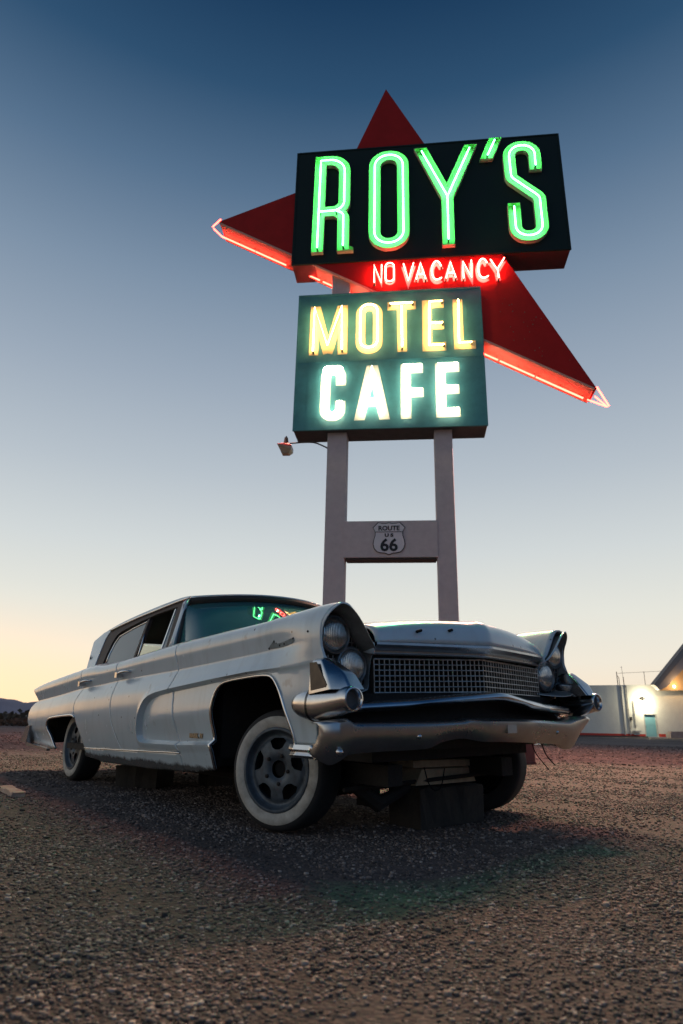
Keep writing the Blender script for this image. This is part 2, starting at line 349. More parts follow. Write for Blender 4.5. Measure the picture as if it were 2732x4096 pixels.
def gravel():
    pts = []
    for dens, r0, r1, s0, s1 in ((11500, 1.15, 2.2, .003, .0085), (6500, 2.2, 3.6, .0035, .0095), (2900, 3.6, 6.5, .0045, .011), (700, 6.5, 11, .007, .015), (75, 11, 26, .012, .030)):
        a = R(68); area = .5 * a * (r1 * r1 - r0 * r0); n = int(dens * area)
        th = rng.uniform(-a / 2, a / 2, n); r = np.sqrt(rng.uniform(r0 * r0, r1 * r1, n)); s = s0 + (s1 - s0) * rng.random(n) ** 2.6
        s[rng.random(n) < .006] *= 1.8
        X_, Y_ = r * np.sin(th), r * np.cos(th); dn = .62 + .38 * np.sin(X_ * 3.1 + 1.7 * np.sin(Y_ * 1.9)) * np.cos(Y_ * 2.3 + np.sin(X_ * 1.3)) + .2 * np.sin(X_ * 9 + Y_ * 7); kp = rng.random(n) < dn; th, r, s = th[kp], r[kp], s[kp]
        pts.append(np.stack([r * np.sin(th), r * np.cos(th), s], -1))
    P = np.concatenate(pts); n = len(P)
    base = np.array([(x, y, z) for z in (-.8, .8) for y in (-1, 1) for x in (-1, 1)], float); base /= np.linalg.norm(base, axis=1)[:, None]
    V = base[None] * (1 + .45 * (rng.random((n, 8, 3)) - .5)); V *= P[:, None, 2:3]; V[..., 2] *= rng.uniform(.5, .95, (n, 1)); V[..., 0] *= rng.uniform(.8, 1.5, (n, 1))
    a = rng.uniform(0, 6.28, n); c, s = np.cos(a)[:, None], np.sin(a)[:, None]; X = V[..., 0] * c - V[..., 1] * s; Y = V[..., 0] * s + V[..., 1] * c
    V = np.stack([X + P[:, :1], Y + P[:, 1:2], V[..., 2] + (gh(P[:, 0], P[:, 1]) - .012 + P[:, 2] * .25)[:, None]], -1).reshape(-1, 3)
    Fc = np.array([(0, 2, 3, 1), (4, 5, 7, 6), (0, 1, 5, 4), (1, 3, 7, 5), (3, 2, 6, 7), (2, 0, 4, 6)]); F = (Fc[None] + (np.arange(n) * 8)[:, None, None]).reshape(-1, 4)
    me = bpy.data.meshes.new('gravel'); me.vertices.add(len(V)); me.vertices.foreach_set('co', V.ravel()); me.loops.add(F.size); me.loops.foreach_set('vertex_index', F.ravel().astype(np.int32))
    me.polygons.add(len(F)); me.polygons.foreach_set('loop_start', np.arange(0, F.size, 4, dtype=np.int32)); me.update(calc_edges=True); me.validate()
    me.polygons.foreach_set('use_smooth', [True] * len(F))
    m = bpy.data.materials.new('gravel_stone'); m.use_nodes = True; t = m.node_tree; b = t.nodes['Principled BSDF']; g = t.nodes.new('ShaderNodeNewGeometry'); r = t.nodes.new('ShaderNodeValToRGB'); e = r.color_ramp.elements
    e[0].color = (.05, .042, .040, 1); e[1].color = (.42, .36, .32, 1)
    for p_, c_ in ((.35, (.11, .092, .085, 1)), (.6, (.17, .135, .12, 1)), (.85, (.25, .195, .168, 1))): e.new(p_).color = c_
    t.links.new(g.outputs['Random Per Island'], r.inputs[0]); t.links.new(r.outputs[0], b.inputs['Base Color']); b.inputs['Roughness'].default_value = .85; b.inputs['Specular IOR Level'].default_value = .3
    me.materials.append(m); o = bpy.data.objects.new('gravel', me); COL.objects.link(o)
    tag(o, 'loose grey and brown gravel spread over the lot', 'gravel', kind='stuff')
gravel()

# ------------------------------------------------------------------ the motel sign
# sign frame: u to the right, w away from the viewer, z up
SA = -.115
SM = Matrix.Translation((.9356, 11.7, 0)) @ Matrix.Rotation(SA, 4, 'Z')
sign = empty('motel_sign', mat=SM)
tag(sign, 'tall neon roadside sign with red arrowhead star and lit cabinets on two pale posts', 'sign')
M_cabd = mat('dark_green_sign_face', (.006, .017, .015), .6, spec=.25, noise=(3, .5, (.010, .024, .020)), bump=(4, .1, .01))
M_cabu = mat('dark_red_cabinet_side', (.13, .02, .018), .5, noise=(6, .5, (.07, .02, .016)))
M_red = mat('faded_red_sheet_metal', (.42, .012, .009), .6, spec=.2, noise=(3, .6, (.30, .012, .009)), bump=(3, .12, .01))
M_redch = mat('red_channel', (.72, .34, .24), .5, noise=(4, .5, (.6, .24, .16)))
M_teal = mat('teal_sign_face', (.045, .20, .235), .5, noise=(2.5, .8, (.028, .13, .16)), bump=(2.5, .15, .02))
M_tealu = mat('grey_cabinet_side', (.05, .058, .062), .6, noise=(6, .5, (.035, .04, .04)))
M_post = mat('pale_post_paint', (.50, .43, .43), .7, noise=(7, .6, (.40, .34, .35)), bump=(20, .15, .01))
M_lface = mat('green_letter_pan', (.42, .72, .30), .5, noise=(6, .3, (.36, .66, .28)))
M_lside = mat('cream_letter_return', (.62, .50, .38), .55)
M_yel = mat('yellow_letter_paint', (.72, .55, .30), .5, noise=(8, .5, (.62, .46, .24)))
M_wht = mat('white_letter_paint', (.62, .62, .55), .5, noise=(8, .4, (.50, .49, .42)))
M_pink = mat('pale_letter_paint', (.85, .72, .66), .5)
M_bulb = mat('tube_electrode', (.03, .05, .04), .5)
N_green = emit('green_neon', (.14, 1.0, .34), 26)
N_yel = emit('yellow_neon', (1.0, .66, .25), 42)
N_wht = emit('white_neon', (1.0, .90, .58), 24)
N_pink = emit('pink_neon', (1.0, .075, .055), 60)
N_red = emit('red_neon', (1.0, .045, .028), 22)
PW = 4.0   # overall light output of the tubes

def S3(u, z, w): return (u, w, z)
def boxs(mb, u0, u1, z0, z1, w0, w1, mi=0): mb.box((u0, w0, z0), (u1, w1, z1), mi)
def rounded(pts, rad, closed=False, seg=7):
    """polyline with its corners rounded by the given radii"""
    n = len(pts); o = []
    for i in range(n):
        p = Vector(pts[i]); r = rad[i] if isinstance(rad, (list, tuple)) else rad
        if (not closed and i in (0, n - 1)) or r == 0: o.append(tuple(p)); continue
        a = Vector(pts[(i - 1) % n]); b = Vector(pts[(i + 1) % n]); da = (a - p).normalized(); db = (b - p).normalized()
        ang = da.angle(db); d = min(r / max(.05, math.tan(ang / 2)), (a - p).length * .5 if closed else (a - p).length * .98, (b - p).length * .5 if closed else (b - p).length * .98)
        A = p + da * d; B = p + db * d
        k = seg
        bis = (da + db).normalized(); rr = d * math.tan(ang / 2); cpt = p + bis * math.hypot(d, rr)
        va = A - cpt; vb = B - cpt; tot = va.angle(vb); sg = 1 if va.x * vb.y - va.y * vb.x > 0 else -1
        for q in range(k + 1):
            t = tot * q / k * sg; o.append((cpt.x + va.x * math.cos(t) - va.y * math.sin(t), cpt.y + va.x * math.sin(t) + va.y * math.cos(t)))
    return o
def strokes2d(paths, width, clip=None):
    """union of thick strokes -> points, triangles, boundary edges"""
    quads = []
    for P, closed in paths:
        P = [Vector(p) for p in P]
        Q = [P[0]]
        for p in P[1:]:
            if (p - Q[-1]).length > 1e-4: Q.append(p)
        if closed and (Q[0] - Q[-1]).length < 1e-4: Q.pop()
        P = Q; n = len(P); Ls = []; Rs = []
        for i in range(n):
            a = P[(i - 1) % n] if closed or i > 0 else None; b = P[(i + 1) % n] if closed or i < n - 1 else None
            d1 = (P[i] - a).normalized() if a is not None else None; d2 = (b - P[i]).normalized() if b is not None else None
            d1 = d1 or d2; d2 = d2 or d1; n1 = Vector((-d1.y, d1.x)); n2 = Vector((-d2.y, d2.x)); m = n1 + n2
            m = m.normalized() if m.length > 1e-6 else n1; k = width / 2 / max(.35, m.dot(n1)); Ls.append(P[i] + m * k); Rs.append(P[i] - m * k)
        for i in range(n if closed else n - 1):
            j = (i + 1) % n; quads.append([Ls[i], Rs[i], Rs[j], Ls[j]])
    V = []; E = []
    for q in quads:
        b = len(V); V += [Vector((p.x, p.y)) for p in q]; E += [(b + i, b + (i + 1) % 4) for i in range(4)]
    if clip:
        b = len(V); x0, z0, x1, z1 = clip; V += [Vector(p) for p in ((x0, z0), (x1, z0), (x1, z1), (x0, z1))]; E += [(b + i, b + (i + 1) % 4) for i in range(4)]
    r = delaunay_2d_cdt(V, E, [], 0, 1e-5); P = np.array([(v.x, v.y) for v in r[0]]); T = np.array([f for f in r[2]]); C = P[T].mean(1)
    keep = np.zeros(len(T), bool)
    for q in quads: keep |= inpoly(C[:, 0], C[:, 1], [(p.x, p.y) for p in q])
    if clip: keep &= (C[:, 0] > clip[0]) & (C[:, 0] < clip[2]) & (C[:, 1] > clip[1]) & (C[:, 1] < clip[3])
    T = T[keep]; cnt = {}
    for f in T:
        for i in range(3): e = (f[i], f[(i + 1) % 3]); cnt[e] = 1
    B = [e for e in cnt if (e[1], e[0]) not in cnt]
    return P, T, B
def letter(name, slab, tubes, width, mats, tube_mat, base_w, depth=0, clip=None, tr=.014, off=.055, label=None, pw=0, col=(1, 1, 1)):
    """a letter: painted pan or painted face, with its glass tubes standing in front"""
    P, T, B = strokes2d(slab, width, clip); mb = MB()
    if depth:                      # open pan: back plate, inner walls, rim and outer returns
        wf = base_w - .012; wr = base_w - depth
        cen = {}
        nr = np.zeros_like(P)
        for a, b in B:
            d = P[b] - P[a]; l = np.hypot(*d) + 1e-9; nn = np.array([d[1], -d[0]]) / l
            nr[a] += nn; nr[b] += nn
        ln = np.hypot(nr[:, 0], nr[:, 1])[:, None]; nr = np.where(ln > 1e-6, nr / np.maximum(ln, 1e-6), 0); Pi = P - nr * .008; mb.add([S3(x, z, wf) for x, z in Pi], T, 0)
        for a, b in B:
            mb.add([S3(*P[a], base_w), S3(*P[b], base_w), S3(*P[b], wr), S3(*P[a], wr)], [(0, 1, 2, 3)], 1)
            mb.add([S3(*Pi[a], wf), S3(*Pi[b], wf), S3(*Pi[b], wr), S3(*Pi[a], wr)], [(3, 2, 1, 0)], 0)
            mb.add([S3(*P[a], wr), S3(*P[b], wr), S3(*Pi[b], wr), S3(*Pi[a], wr)], [(0, 1, 2, 3)], 0)
        wt = base_w - off
    else:
        wf = base_w - .006; mb.add([S3(x, z, wf) for x, z in P], T, 0)
        for a, b in B: mb.add([S3(*P[a], base_w), S3(*P[b], base_w), S3(*P[b], wf), S3(*P[a], wf)], [(0, 1, 2, 3)], 0)
        wt = base_w - off
    o = weld(mb.build(name, mats, sign))
    if label: o['label'] = label
    tb = MB(); eb = MB()
    for t, cl in tubes:
        tb.tube([S3(u, z, wt) for u, z in t], tr, 8, cl)
        if not cl:
            for e in (t[0], t[-1]): eb.tube([S3(e[0], e[1], wt - .004), S3(e[0], e[1], base_w)], tr * 1.5, 8)
    build_each(tb, 'neon_tube', tube_mat, o, True)
    if eb.v: build_each(eb, 'tube_end', M_bulb, o, True)
    if pw:
        us = [u for t, _ in tubes for u, z in t]; zs = [z for t, _ in tubes for u, z in t]
        for zz in (.25, .75):
            ld = bpy.data.lights.new('tube_glow', 'SPOT'); ld.energy = pw * PW / 2; ld.color = col; ld.spot_size = R(112); ld.spot_blend = .35; ld.shadow_soft_size = .012
            lo = bpy.data.objects.new('tube_glow', ld); COL.objects.link(lo); lo.parent = o
            lo.location = S3(sum(us) / len(us), min(zs) + (max(zs) - min(zs)) * zz, base_w - max(depth, off) - .05)
            lo.rotation_euler = (-R(50), 0, 0)
    return o

# cabinets
U0, U1, Z0, Z1, DP = -2.19, 3.90, 10.315, 13.552, .64
m = MB(); boxs(m, U0, U1, Z0, Z1, 0, DP); o = m.build('upper_cabinet', [M_cabd, M_cabu], sign)
for p in o.data.polygons:
    if abs(p.normal.y) < .5: p.material_index = 1
o['label'] = 'large dark green cabinet with the tall green letters'; smooth_mod(o, bev=.012)
m = MB(); boxs(m, U0 - .012, U0 + .03, Z0 - .01, Z1 + .01, -.012, .03); boxs(m, U1 - .03, U1 + .012, Z0 - .01, Z1 + .01, -.012, .03); boxs(m, U0 + .03, U1 - .03, Z1 - .03, Z1 + .012, -.012, .03); boxs(m, U0 + .03, U1 - .03, Z0 - .012, Z0 + .03, -.012, .03)
m.build('edge_trim', M_cabd, sign)
u0, u1, z0, z1 = -1.98, 1.94, 6.20, 9.462
m = MB(); boxs(m, u0, u1, z0, z1, 0, .62); o = m.build('lower_cabinet', [M_teal, M_tealu], sign)
for p in o.data.polygons:
    if abs(p.normal.y) < .5: p.material_index = 1
smooth_mod(o, bev=.012); o['label'] = 'teal cabinet with the yellow and white letters'
m = MB(); boxs(m, u0 - .01, u0 + .022, z0 - .01, z1 + .01, -.010, .03); boxs(m, u1 - .022, u1 + .01, z0 - .01, z1 + .01, -.010, .03); boxs(m, u0 + .022, u1 - .022, z1 - .022, z1 + .01, -.010, .03); boxs(m, u0 + .022, u1 - .022, z0 - .01, z0 + .022, -.010, .03)
boxs(m, u0 + .022, u1 - .022, 7.765, 7.785, -.006, .01)
for k in range(22):                                   # rivets along the seams
    uu = u0 + .1 + k * (u1 - u0 - .2) / 21
    for zz in (7.80, 6.26, 9.40): m.tube([S3(uu, zz, .004), S3(uu, zz, -.008)], .009, 6)
m.build('edge_trim', M_teal, sign)
m = MB()
for (a, b, c, d) in ((-1.72, -1.35, 6.45, 7.62), (-.86, -.66, 6.62, 6.86), (.78, .98, 6.58, 6.80), (.98, 1.22, 8.62, 8.76)):   # small access plates
    boxs(m, a, b, c, d, -.0035, .01)
build_each(m, 'access_plate', M_teal, sign)

# red star / arrowhead body behind the cabinets
star = [(-4.002, 11.69), (-1.058, 12.839), (-.068, 15.444), (4.106, 6.945)]
st = MB(); W0, W1 = .025, .60
st.prism(star, W0, W1, lambda u, z, w: S3(u, z, w)); o = st.build('red_star', M_red, sign)
# neon lined channel along its lower edge: recessed strip under the body
def edge(t, d=0):
    a = Vector(star[0]); b = Vector(star[3]); p = a + (b - a) * t; nn = Vector((b.y - a.y, -(b.x - a.x))).normalized(); return p + nn * d
ch = MB()
for (w0, w1, d0, d1) in ((W0 + .002, W0 + .03, .004, .045), (W1 - .03, W1 - .002, .004, .05), (W0 + .03, W1 - .03, .004, .008)):
    V = []
    for t in (.004, .996):
        for d in (d0, d1):
            p = edge(t, d)
            V += [S3(p.x, p.y, w0), S3(p.x, p.y, w1)]
    ch.add(V, [(0, 2, 3, 1), (4, 5, 7, 6), (0, 1, 5, 4), (2, 6, 7, 3), (0, 4, 6, 2), (1, 3, 7, 5)])
ch.build('lower_channel', M_redch, o)
def nd(u, z, w): return S3(u, z, w)
tb = MB(); sup = MB()
def etube(t0, t1, w=.42, d=.085): a = edge(t0, d); b = edge(t1, d); tb.tube([nd(a.x, a.y, w), nd(b.x, b.y, w)], .020, 8); \
    [sup.tube([nd(*edge(t0 + (t1 - t0) * q, .004), w), nd(*edge(t0 + (t1 - t0) * q, d - .01), w)], .008, 6) for q in (.04, .5, .96)]
for a, b in ((.0, .105), (.108, .20), (.235, .30), (.31, .40), (.41, .52), (.53, .63), (.645, .78), (.785, .87), (.873, .985)): etube(a, b)
# tubes wrapping the two tips
p = edge(1, .085); tb.tube([nd(p.x - .05, p.y + .04, .42), nd(4.39, 6.735, .42), nd(4.42, 6.74, .40), nd(4.15, 7.05, .16)], .016, 8)
tb.tube([nd(4.39, 6.74, .42), nd(4.17, 6.98, .42)], .014, 8)
p = edge(0, .085); tb.tube([nd(p.x, p.y, .42), nd(-4.26, 11.86, .42), nd(-4.27, 11.87, .36), nd(-3.98, 11.78, .06)], .016, 8)
build_each(tb, 'neon_tube', N_red, o, True); build_each(sup, 'tube_support', M_bulb, o, True)
for t in (.02, .07, .13, .19, .26, .33, .41, .49, .56, .63, .70, .77, .83, .88, .93, .975):
    q = edge(t, .13); ld = bpy.data.lights.new('tube_glow', 'SPOT'); ld.energy = 150 * PW; ld.color = (1, .46, .33); ld.spot_size = R(158); ld.spot_blend = .5; ld.shadow_soft_size = .012
    lo = bpy.data.objects.new('tube_glow', ld); COL.objects.link(lo); lo.parent = o; lo.location = nd(q.x, q.y, .42); lo.rotation_euler = (0, R(30.4), 0)
# small holes and stains on the red face
hb = MB()
for _ in range(26):
    a, b, c = random.random(), random.random(), random.random(); s_ = a + b + c
    u = (a * 1.6 + b * 4.0 + c * 2.5) / s_; z = (a * 8.6 + b * 7.15 + c * 9.9) / s_; r = random.uniform(.006, .016); hb.tube([S3(u, z, W0 + .002), S3(u, z, W0 - .003)], r, 7)
build_each(hb, 'rivet', M_brown, o)

# posts and crossbar
for a, b in ((-1.285, -.885), (.89, 1.248)):
    m = MB(); boxs(m, a, b, -.2, 10.33 if a < 0 else 9.6, .16, .52); q = m.build('post', M_post, sign); smooth_mod(q, bev=.008)
m = MB(); boxs(m, -.925, .905, 3.548, 4.278, .142, .50); boxs(m, -.86, .87, 3.60, 4.2, .50, .505)
q = m.build('crossbar', M_post, sign); smooth_mod(q, bev=.006)
m = MB(); boxs(m, -.86, .87, 3.515, 3.547, .17, .47)
m.build('crossbar_soffit', M_seal, sign)

# lettering
RY = dict(width=.27, mats=[M_lface, M_lside], tube_mat=N_green, base_w=-.001, depth=.105, off=.118, pw=95, col=(.10, 1, .48))
Rb = [(-1.612, 10.45), (-1.597, 13.155), (-1.03, 13.155), (-1.02, 11.66), (-1.59, 11.655)]; Rr = [0, 0, .34, .26, 0]
Rl = [(-1.35, 11.655), (-1.035, 11.655), (-1.028, 10.45)]; Rlr = [0, .26, 0]
slabR = [(rounded([(-1.614, 10.4), (-1.597, 13.155), (-1.03, 13.155), (-1.02, 11.66), (-1.6, 11.655)], Rr), False), (rounded([(-1.4, 11.655), (-1.035, 11.655), (-1.028, 10.40)], Rlr), False), ([(-1.02, 10.58), (-.82, 10.47)], False)]
tubR = [(rounded([(-1.612, 10.64), (-1.597, 13.155), (-1.03, 13.155), (-1.02, 11.66), (-1.59, 11.655)], Rr), False), (rounded([(-1.2, 11.64), (-1.035, 11.60), (-1.028, 10.66)], [0, .15, 0]), False)]
letter('letter_R', slabR, tubR, clip=(-1.77, 10.535, -.80, 13.31), **RY)
Op = rounded([(-.325, 10.67), (-.325, 13.18), (.325, 13.18), (.325, 10.67)], .31, True, 9)
letter('letter_O', [(Op, True)], [(Op, True)], **RY)
letter('letter_Y', [([(.70, 13.42), (1.318, 11.86)], False), ([(1.93, 13.42), (1.318, 11.86)], False), ([(1.318, 11.95), (1.308, 10.4)], False)],
       [([(.765, 13.22), (1.318, 11.86), (1.308, 10.66)], False), ([(1.865, 13.22), (1.318, 11.86)], False)], clip=(.5, 10.53, 2.2, 13.33), **RY)
letter('apostrophe', [([(2.51, 13.60), (2.18, 12.73)], False)], [([(2.445, 13.40), (2.26, 12.95)], False)], clip=(2, 12.865, 3, 13.475), **RY)
sp_ = [(3.306, 12.46), (3.31, 13.17), (2.735, 13.17), (2.75, 12.27), (3.33, 11.68), (3.335, 10.645), (2.765, 10.645), (2.764, 11.55)]; sr_ = [0, .27, .27, .2, .2, .265, .265, 0]
letter('letter_S', [(rounded(sp_, sr_), False)], [(rounded([(3.306, 12.56)] + sp_[1:-1] + [(2.764, 11.45)], sr_), False)], **RY)

NV = dict(mats=[M_pink], tube_mat=N_pink, base_w=W0 - .001, off=.10, tr=.013)
NOV = {"N":[[[-0.324,9.66],[-0.331,10.13],[-0.172,9.66],[-0.163,10.12]]],"O":"o",
"V":[[[0.315,10.114],[0.414,9.661],[0.533,10.122]]],"A":[[[0.583,9.684],[0.685,10.112],[0.79,9.682]],[[0.619,9.824],[0.76,9.826]]],"C":[[[1.134,9.989],[1.073,10.137],[0.978,10.126],[0.918,9.958],[0.936,9.729],[1.022,9.639],[1.135,9.7]]],"A ":[[[1.223,9.671],[1.33,10.102],[1.432,9.675]],[[1.26,9.81],[1.404,9.812]]],"N ":[[[1.597,9.647],[1.596,10.095],[1.769,9.664],[1.778,10.111]]],"C ":[[[2.112,10.008],[2.054,10.138],[1.96,10.116],[1.904,9.92],[1.931,9.693],[2.019,9.62],[2.123,9.68]]],"Y":[[[2.181,10.1],[2.315,9.836],[2.478,10.12]],[[2.315,9.836],[2.339,9.61]]]}
first = True
for k, v in NOV.items():
    if v == 'o':
        t = [(rounded([(-.08, 9.675), (-.08, 10.155), (.105, 10.155), (.105, 9.675)], .09, True), True)]
    else: t = [([tuple(p) for p in (smoothpoly(s, 2, False) if k.strip() == 'C' else s)], False) for s in v]
    thin = k in 'NO'
    letter('letter_' + k.strip(), t, t, .045 if thin else .10, pw=26 if k in ('N', 'V', 'A ', 'C ') else 0, col=(1, .33, .23), **NV)
MT = dict(width=.20, mats=[M_yel], tube_mat=N_yel, base_w=-.001, off=.10, tr=.014, col=(1, .62, .36))
letter('letter_M', [([(-1.615, 7.8), (-1.612, 9.3)], False), ([(-1.635, 9.3), (-1.31, 7.98)], False), ([(-1.31, 7.98), (-.985, 9.3)], False), ([(-1.0, 9.3), (-.995, 7.8)], False)],
       [([(-1.615, 7.99), (-1.611, 9.08), (-1.31, 8.12), (-1.02, 9.08), (-.998, 8.0)], False)], clip=(-1.75, 7.945, -.86, 9.165), pw=22, **MT)
Om = rounded([(-.615, 8.03), (-.615, 9.09), (-.25, 9.09), (-.25, 8.03)], .17, True)
letter('letter_O', [(Om, True)], [(Om, True)], pw=22, **MT)
letter('letter_T', [([(-.04, 9.085), (.57, 9.082)], False), ([(.262, 9.08), (.268, 7.945)], False)], [([(.02, 9.085), (.50, 9.082)], False), ([(.262, 9.0), (.268, 8.0)], False)], pw=24, **MT)
letter('letter_E', [([(1.16, 9.085), (.80, 9.088), (.792, 8.035), (1.18, 8.035)], False), ([(.80, 8.555), (1.15, 8.553)], False)], [([(1.12, 9.085), (.86, 9.088), (.84, 8.55), (.83, 8.02), (1.13, 8.022)], False), ([(.84, 8.555), (1.12, 8.553)], False)], pw=22, **MT)
letter('letter_L', [([(1.448, 9.17), (1.446, 8.045), (1.79, 8.045)], False)], [([(1.458, 9.10), (1.44, 8.05), (1.70, 8.05)], False)], pw=20, **MT)
CF = dict(width=.21, mats=[M_wht], tube_mat=N_wht, base_w=-.001, off=.10, tr=.014, col=(1, .90, .76), pw=20)
def dbl(pts, rad=0, d=.045):
    """two parallel tubes inside a letter stroke"""
    out_ = []
    P = [Vector(p) for p in pts]
    for s in (-1, 1):
        q = []
        for i in range(len(P)):
            a = (P[i] - P[i - 1]).normalized() if i else None; b = (P[i + 1] - P[i]).normalized() if i < len(P) - 1 else None; a = a or b; b = b or a
            n1 = Vector((-a.y, a.x)); n2 = Vector((-b.y, b.x)); mm = (n1 + n2).normalized(); q.append(tuple(P[i] + mm * (s * d / max(.4, mm.dot(n1)))))
        out_.append(rounded(q, rad))
    return [(out_[0] + out_[1][::-1], True)]
cp = [(-1.012, 7.20), (-1.012, 7.555), (-1.33, 7.555), (-1.34, 6.49), (-1.018, 6.49), (-1.018, 6.84)]; cr = [0, .145, .155, .155, .145, 0]
letter('letter_C', [(rounded(cp, cr), False)], dbl([(-1.012, 7.25)] + cp[1:-1] + [(-1.018, 6.79)], .10), **CF)
letter('letter_A', [([(-.64, 6.28), (-.35, 7.75)], False), ([(-.37, 7.75), (-.08, 6.28)], False), ([(-.5, 6.79), (-.2, 6.79)], False)],
       [([(-.585, 6.47), (-.36, 7.58), (-.135, 6.47), (-.19, 6.47), (-.36, 7.32), (-.53, 6.47)], True), ([(-.47, 6.80), (-.25, 6.80), (-.24, 6.74), (-.48, 6.74)], True)], clip=(-.9, 6.385, .2, 7.645), **CF)
letter('letter_F', [([(.69, 7.53), (.335, 7.533), (.33, 6.385)], False), ([(.33, 6.975), (.695, 6.973)], False)], dbl([(.66, 7.53), (.335, 7.533), (.33, 6.45)]) + dbl([(.42, 6.973), (.655, 6.973)], 0, .035), **CF)
letter('letter_E', [([(1.43, 7.525), (1.045, 7.53), (1.04, 6.50), (1.42, 6.50)], False), ([(1.04, 7.02), (1.415, 7.02)], False)], dbl([(1.39, 7.525), (1.045, 7.53), (1.04, 6.50), (1.38, 6.50)]) + dbl([(1.13, 7.02), (1.37, 7.02)], 0, .035), **CF)

# route shield: a flat plate bolted on the crossbar
def text_mesh(s, size, mat_, parent, name, M_, ext=.004, bold=.0, sx=1):
    c = bpy.data.curves.new('t', 'FONT'); c.body = s; c.size = size; c.align_x = 'CENTER'; c.extrude = ext; c.offset = bold; c.resolution_u = 3
    o = bpy.data.objects.new('t', c); COL.objects.link(o); bpy.context.view_layer.update()
    me = bpy.data.meshes.new_from_object(o.evaluated_get(bpy.context.evaluated_depsgraph_get())); bpy.data.objects.remove(o); bpy.data.curves.remove(c)
    for v in me.vertices: v.co.x *= sx
    me.name = name; q = bpy.data.objects.new(name, me); COL.objects.link(q); me.materials.clear(); me.materials.append(mat_); q.parent = parent; q.matrix_local = M_; return q
M_ink = mat('black_sign_ink', (.012, .012, .014), .6); M_shp = mat('pale_shield_paint', (.62, .58, .60), .6, noise=(9, .4, (.52, .48, .50)))
half = [(0, 4.238), (.07, 4.222), (.15, 4.228), (.212, 4.246), (.316, 4.138), (.285, 4.09), (.268, 4.045), (.27, 3.98), (.30, 3.88), (.312, 3.80), (.29, 3.715), (.235, 3.65), (.17, 3.63), (.08, 3.622), (0, 3.588)]
cx = -.027; shield = [(cx + a, b) for a, b in half] + [(cx - a, b) for a, b in half[-2:0:-1]]
cc = (cx, 3.92); inset = [(cc[0] + (a - cc[0]) * .955, cc[1] + (b - cc[1]) * .955) for a, b in shield]
m = MB(); m.prism(shield, .122, .1405, lambda u, z, w: S3(u, z, w)); rs = m.build('route_shield', M_ink, sign)
m = MB(); m.prism(inset, .119, .1215, lambda u, z, w: S3(u, z, w)); m.build('shield_face', M_shp, rs)
TM = lambda u, z: Matrix.Translation((u, .116, z)) @ Matrix.Rotation(R(90), 4, 'X')
q = text_mesh('ROUTE', .128, M_ink, rs, 'shield_lettering', TM(cx, 4.078), .002, .004, 1.0)
text_mesh('U S', .085, M_ink, rs, 'shield_lettering', TM(cx, 3.952), .002, .005, 1.35)
text_mesh('66', .335, M_ink, rs, 'shield_number', TM(cx, 3.672), .002, .010, 1.02)
m = MB(); boxs(m, cx - .263, cx + .263, 4.040, 4.052, .114, .119); m.build('shield_line', M_ink, rs)

# goose-neck lamp on the left post
lamp = empty('floodlight'); lamp.matrix_world = SM
tag(lamp, 'small red topped floodlight on a curved arm beside the left signpost', 'lamp')
M_arm = mat('rusty_arm', (.06, .045, .04), .6); M_lred = mat('red_lamp_cap', (.45, .02, .02), .4); M_lgl = mat('clouded_lamp_glass', (.40, .30, .20), .25, noise=(20, .6, (.2, .14, .1)))
LW = .30; m = MB()
arm = smoothpoly([(-1.285, 5.915, LW), (-1.40, 5.98, LW), (-1.56, 6.055, LW), (-1.72, 6.068, LW), (-1.95, 6.06, LW), (-2.10, 6.05, LW)], 2, False)
m.tube([S3(*a) for a in arm], .016, 8); m.build('lamp_arm', M_arm, lamp, True)
lc = (-2.175, 6.0)
def ring4(c, z, a, b, sk=0): return [(c + sx * a, LW + sy * b, z + sk * sx) for sx, sy in ((-1, -1), (1, -1), (1, 1), (-1, 1))]
m = MB(); m.lathe([(.0, 6.215), (.016, 6.215), (.018, 6.18), (.038, 6.18), (.040, 6.165), (.048, 6.10), (.055, 6.05), (.07, 6.04)], 14, 'z', (lc[0], LW, 0)); m.build('lamp_neck', M_arm, lamp, True, 40)
m = MB(); m.grid([ring4(lc[0] + .0, 6.045, .055, .05), ring4(lc[0] - .012, 5.985, .150, .12, -.02), ring4(lc[0] - .012, 5.965, .152, .122, -.03)], closed=True); m.build('lamp_cap', M_lred, lamp)
m = MB(); m.grid([ring4(lc[0] - .012, 5.965, .150, .12, -.03), ring4(lc[0] - .005, 5.925, .142, .115, -.05), ring4(lc[0] + .005, 5.80, .072, .07, 0)], closed=True); m.add(ring4(lc[0] + .005, 5.80, .072, .07, 0), [(0, 1, 2, 3)]); m.build('lamp_glass', M_lgl, lamp)
# ------------------------------------------------------------------ the old sedan
# body frame: x forward from the front axle, y to the car's left, z up (y < 0 is the side we see)
CM = Matrix(((.62388, .78115, -.02395, .3442), (-.78151, .62374, -.01416, 4.1237), (.00388, .02755, .99961, 0), (0, 0, 0, 1)))
GMt = Matrix(((math.cos(-.897), -math.sin(-.897), 0, .3442), (math.sin(-.897), math.cos(-.897), 0, 4.1237), (0, 0, 1, 0), (0, 0, 0, 1)))
car = empty('vintage_sedan', mat=CM)
tag(car, 'faded white finned sedan with quad headlamps and whitewall tyres, propped on blocks', 'car')
def both(name, mb, mats, smooth=True, sharp=None, sol=0, parent=None, lab=None):
    r = []
    for i, q in enumerate((mb, mb.mirror())):
        par = parent[i] if isinstance(parent, (list, tuple)) else (parent or car)
        o = q.build(name, mats, par, smooth, sharp)
        if sol: smooth_mod(o, sol, off=-1)
        r.append(o)
    return r

